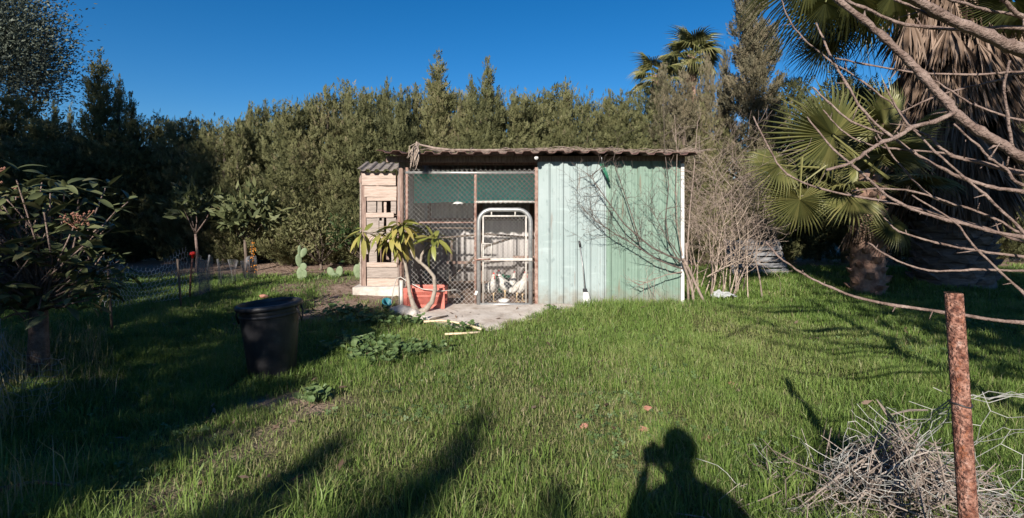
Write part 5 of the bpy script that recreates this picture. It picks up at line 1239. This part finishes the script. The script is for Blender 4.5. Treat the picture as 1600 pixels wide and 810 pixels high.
# ------------------------------------------------------------------ bare tree whose branches reach in from the right
BT = Vector((3.35, 2.55, 0)); bt_ = thing('bare_tree', 'leafless tree reaching pale bare branches over the yard from beyond the pipe', 'tree', BT)
b = MB(); b.tube([(0, 0, -.1), (-.02, 0, .5), (-.08, -.02, 1.0), (-.15, -.05, 1.6), (-.22, -.1, 2.2), (-.25, -.1, 2.9)], [.065, .058, .052, .045, .038, .022], 12); b.build('trunk', M['pale_bark'], bt_, True)
def limb_at(z):
    ks = [(-.02, 0, .5), (-.08, -.02, 1.0), (-.15, -.05, 1.6), (-.22, -.1, 2.2), (-.25, -.1, 2.9)]; z = min(max(z, .55), 2.85)
    for (a, c) in zip(ks, ks[1:]):
        if a[2] <= z <= c[2]: return Vector(a).lerp(Vector(c), (z - a[2]) / (c[2] - a[2])) + BT
random.seed(50)
BR = [([(1292, -12), (1308, 0), (1350, 32), (1382, 60), (1420, 97), (1440, 118), (1482, 163), (1492, 177), (1530, 205), (1570, 228), (1600, 247)], 2.3, 2.2, 8, 15),
      ([(1410, -12), (1430, 0), (1460, 17), (1510, 42), (1545, 57), (1575, 72), (1600, 79)], 2.1, 2.2, 10, 19),
      ([(1295, -10), (1350, 12), (1400, 35), (1455, 44), (1530, 46), (1600, 44)], 2.35, 2.25, 4, 6), ([(1385, -8), (1400, 0), (1440, 18), (1490, 41)], 2.2, 2.15, 3.5, 4.5), ([(1470, -6), (1485, 0), (1540, 15), (1600, 28)], 2.1, 2.2, 3.5, 5),
      ([(1291, 266), (1330, 255), (1350, 240), (1380, 222), (1400, 215), (1425, 200), (1460, 190), (1492, 177)], 2.05, 2.22, 4, 7),
      ([(1275, 36), (1298, 89), (1322, 131), (1350, 174), (1388, 210), (1428, 239), (1450, 253), (1505, 279), (1550, 293), (1600, 300)], 2.6, 2.3, 3, 6),
      ([(1381, 130), (1402, 170), (1421, 197), (1461, 237), (1505, 277), (1539, 305), (1597, 361), (1625, 395)], 2.4, 2.2, 2.6, 5),
      ([(1261, 183), (1301, 232), (1335, 261), (1404, 318), (1483, 344), (1600, 371)], 2.5, 2.2, 2.6, 6), ([(1425, 305), (1487, 344), (1528, 392), (1596, 456), (1620, 480)], 2.3, 2.1, 2.5, 4.5),
      ([(1331, 299), (1369, 295), (1428, 300), (1494, 320), (1556, 342), (1600, 366)], 2.6, 2.4, 2.4, 4), ([(1381, 340), (1404, 361), (1466, 380), (1528, 392), (1600, 402)], 2.5, 2.3, 2.4, 4.5),
      ([(1357, 380), (1390, 402), (1452, 423), (1520, 422), (1600, 423)], 2.4, 2.2, 2.4, 4), ([(1197, 378), (1215, 400), (1255, 428), (1300, 450), (1340, 465), (1400, 478), (1480, 489), (1600, 505)], 2.6, 2.2, 2.6, 5.5),
      ([(1177, 182), (1203, 234), (1230, 272), (1285, 296), (1380, 315), (1440, 328), (1520, 350), (1600, 378)], 2.9, 2.5, 2.6, 4.5), ([(1270, 137), (1297, 162), (1330, 190), (1388, 211)], 2.55, 2.48, 2.5, 3.5),
      ([(1286, 172), (1314, 203), (1352, 224), (1399, 233), (1474, 240), (1540, 255), (1600, 268)], 2.7, 2.5, 2.2, 3.5), ([(1221, 0), (1233, 31), (1255, 60), (1295, 93), (1350, 130), (1400, 168), (1428, 203)], 2.8, 2.45, 2.2, 3.2),
      ([(1305, 91), (1350, 100), (1434, 114), (1517, 117), (1600, 113)], 2.6, 2.4, 2.4, 3.8), ([(1399, 180), (1457, 153), (1505, 138), (1552, 128), (1600, 115)], 2.5, 2.35, 2.4, 3.6), ([(1448, 120), (1488, 144), (1528, 167), (1600, 190)], 2.4, 2.3, 2.4, 3.6),
      ([(1578, 95), (1570, 133), (1574, 180), (1583, 232)], 2.1, 2.19, 3, 5), ([(1490, 194), (1528, 228), (1546, 248), (1572, 264), (1600, 290)], 2.15, 2.15, 3, 5),
      ([(1428, 203), (1450, 212), (1466, 227), (1488, 243), (1528, 254), (1572, 266), (1600, 273)], 2.45, 2.3, 3.5, 6), ([(1352, 177), (1383, 228), (1417, 270), (1450, 304), (1490, 322)], 2.6, 2.5, 2.2, 3.5), ([(1560, -10), (1580, 12), (1600, 28)], 2.1, 2.15, 5, 7)]
for pts, d0, d1, w0, w1 in BR:
    n = len(pts); P = [at(px, py, d0 + (d1 - d0) * i / (n - 1)) for i, (px, py) in enumerate(pts)]
    rr = [(w0 + (w1 - w0) * i / (n - 1)) / F * d1 / 2 for i in range(n)]
    if pts[-1][0] >= 1590:
        j = limb_at(P[-1].z - .12); m = P[-1].lerp(j, .5) + Vector((0, 0, .03)); P += [m, j]; rr += [rr[-1] * 1.2, rr[-1] * 1.4]
    # smooth the traced line
    Q, q = [], []
    for i in range(len(P) - 1):
        p0, p1, p2, p3 = P[max(i - 1, 0)], P[i], P[i + 1], P[min(i + 2, len(P) - 1)]
        for k in range(4):
            t = k / 4; Q.append(.5 * (2 * p1 + (p2 - p0) * t + (2 * p0 - 5 * p1 + 4 * p2 - p3) * t * t + (3 * p1 - p0 - 3 * p2 + p3) * t ** 3)); q.append((rr[i] + (rr[i + 1] - rr[i]) * t) * random.uniform(.93, 1.08) * (1.25 if k == 0 and 0 < i else 1))
    Q.append(P[-1]); q.append(rr[-1])
    Q = [p + Vector((random.gauss(0, 1), random.gauss(0, 1), random.gauss(0, 1))) * (.0016 if 0 < i < len(Q) - 1 else 0) for i, p in enumerate(Q)]
    b = MB(); b.tube([p - BT for p in Q], q, 8 if w1 > 5 else 6)
    for i in range(2, len(Q) - 1, 3):
        if random.random() < .45:
            d = (Q[i] - Q[i - 1]).normalized(); s_ = Vector((random.gauss(0, 1), random.gauss(0, .5), random.gauss(.3, 1))); s_ = (s_ - d * s_.dot(d)).normalized(); L = random.choice((.02, .03, .05, .09))
            b.tube([Q[i] - BT, Q[i] - BT + (s_ - d * .5) * L], [q[i] * .6, .0012], 5)
    b.build('branch', M['pale_bark'], bt_, True)

# ------------------------------------------------------------------ the photographer, standing behind the camera; only the shadow reaches into the picture
def skin(name, verts, edges, radii, mat_, parent, sub=1):
    me = bpy.data.meshes.new(name); me.from_pydata(verts, edges, []); me.materials.append(mat_)
    o = bpy.data.objects.new(name, me); C.objects.link(o); o.parent = parent
    m = o.modifiers.new('skin', 'SKIN'); 
    for i, r_ in enumerate(radii):
        me.skin_vertices[0].data[i].radius = (r_, r_) if not hasattr(r_, '__len__') else r_
    me.skin_vertices[0].data[0].use_root = True; m.use_smooth_shade = True
    s = o.modifiers.new('sub', 'SUBSURF'); s.levels = s.render_levels = sub; return o
PX, PY = .09, -.34
per = thing('person', 'person in dark jacket and jeans holding up a camera', 'person', (PX, PY, 0))
def L_(x, y, z): return (x - PX, y - PY, z)
J = [L_(PX, PY, .92), L_(PX, PY, 1.12), L_(PX, PY + .01, 1.32), L_(PX, PY + .01, 1.43), L_(PX, PY + .02, 1.50), L_(PX, PY + .04, 1.58), L_(PX, PY + .05, 1.66),
     L_(PX - .19, PY, 1.39), L_(PX - .27, PY + .06, 1.15), L_(-.09, -.16, 1.36), L_(-.05, -.10, 1.43), L_(PX + .19, PY, 1.39), L_(PX + .29, PY + .04, 1.16), L_(.10, -.12, 1.34), L_(.06, -.09, 1.43),
     L_(PX - .10, PY, .86), L_(PX - .11, PY + .02, .48), L_(PX - .12, PY, .09), L_(PX - .13, PY + .14, .04), L_(PX + .10, PY, .86), L_(PX + .12, PY + .02, .48), L_(PX + .14, PY, .09), L_(PX + .16, PY + .14, .04)]
E = [(0, 1), (1, 2), (2, 3), (3, 4), (4, 5), (5, 6), (3, 7), (7, 8), (8, 9), (9, 10), (3, 11), (11, 12), (12, 13), (13, 14), (0, 15), (15, 16), (16, 17), (17, 18), (0, 19), (19, 20), (20, 21), (21, 22)]
Rr = [(.15, .10), (.14, .10), (.16, .11), (.10, .08), .055, .08, .085, .065, .05, .034, .03, .065, .05, .034, .03, .085, .06, .042, .04, .085, .06, .042, .04]
skin('body', J, E, Rr, M['skin'], per, 2)
skin('jacket', [J[i] for i in (0, 1, 2, 3, 7, 8, 9, 11, 12, 13)], [(0, 1), (1, 2), (2, 3), (3, 4), (4, 5), (5, 6), (3, 7), (7, 8), (8, 9)], [(.18, .13), (.17, .125), (.19, .135), (.13, .10), .085, .066, .045, .085, .066, .045], M['cloth'], per)
skin('trousers', [J[i] for i in (0, 15, 16, 17, 19, 20, 21)], [(0, 1), (1, 2), (2, 3), (0, 4), (4, 5), (5, 6)], [(.165, .12), .10, .075, .062, .10, .075, .062], M['denim'], per)
b = MB(); hc = Vector(J[6])
b.grid(lambda u, v: hc + Vector((math.sin(math.pi * v * .62) * math.cos(2 * math.pi * u) * .100, math.sin(math.pi * v * .62) * math.sin(2 * math.pi * u) * .115 - .025, math.cos(math.pi * v * .62) * .115)), 20, 10); b.build('hair', M['hair'], per, True)
for s_ in (-1, 1):
    b = MB(); hand = Vector(J[10 if s_ < 0 else 14])
    for k, (dz, L) in enumerate(((.03, .075), (.010, .085), (-.010, .080), (-.030, .065))):
        a0 = hand + Vector((0, .01, dz)); b.tube([a0, a0 + Vector((-s_ * .02, L * .5, .002)), a0 + Vector((-s_ * .035, L * .72, 0))], [.0095, .009, .007], 6)
    b.tube([hand + Vector((0, 0, .025)), hand + Vector((-s_ * .03, .02, .05)), hand + Vector((-s_ * .05, .03, .05))], [.011, .010, .008], 6); b.build('hand', M['skin'], per, True)
for i in (17, 21):
    b = MB(); p = Vector(J[i]); b.tube([p + Vector((0, -.06, -.045)), p + Vector((0, .04, -.045)), p + Vector((0, .15, -.05)), p + Vector((0, .20, -.055))], [.04, .045, .042, .02], 10); b.build('shoe', M['black_plastic'], per, True)
hc_ = thing('handheld_camera', 'black camera held up in front of the face of the photographer', 'camera', (0, -.075, 1.44))
b = MB(); b.box((0, -.01, .05), (.135, .06, .095)); b.build('body', M['black_plastic'], hc_, bevel=.012)
b = MB(); b.box((0, -.01, .112), (.05, .045, .03)); b.build('viewfinder', M['black_plastic'], hc_, bevel=.008)
b = MB(); b.tube([(0, .02, .05), (0, .05, .05)], .034, 18); b.build('lens', M['black_plastic'], hc_, True)
b = MB(); b.box((.075, -.005, .045), (.03, .05, .09)); b.build('grip', M['black_plastic'], hc_, bevel=.01)
print('objects', len(bpy.data.objects), 'tris', sum(len(m.polygons) for m in bpy.data.meshes))
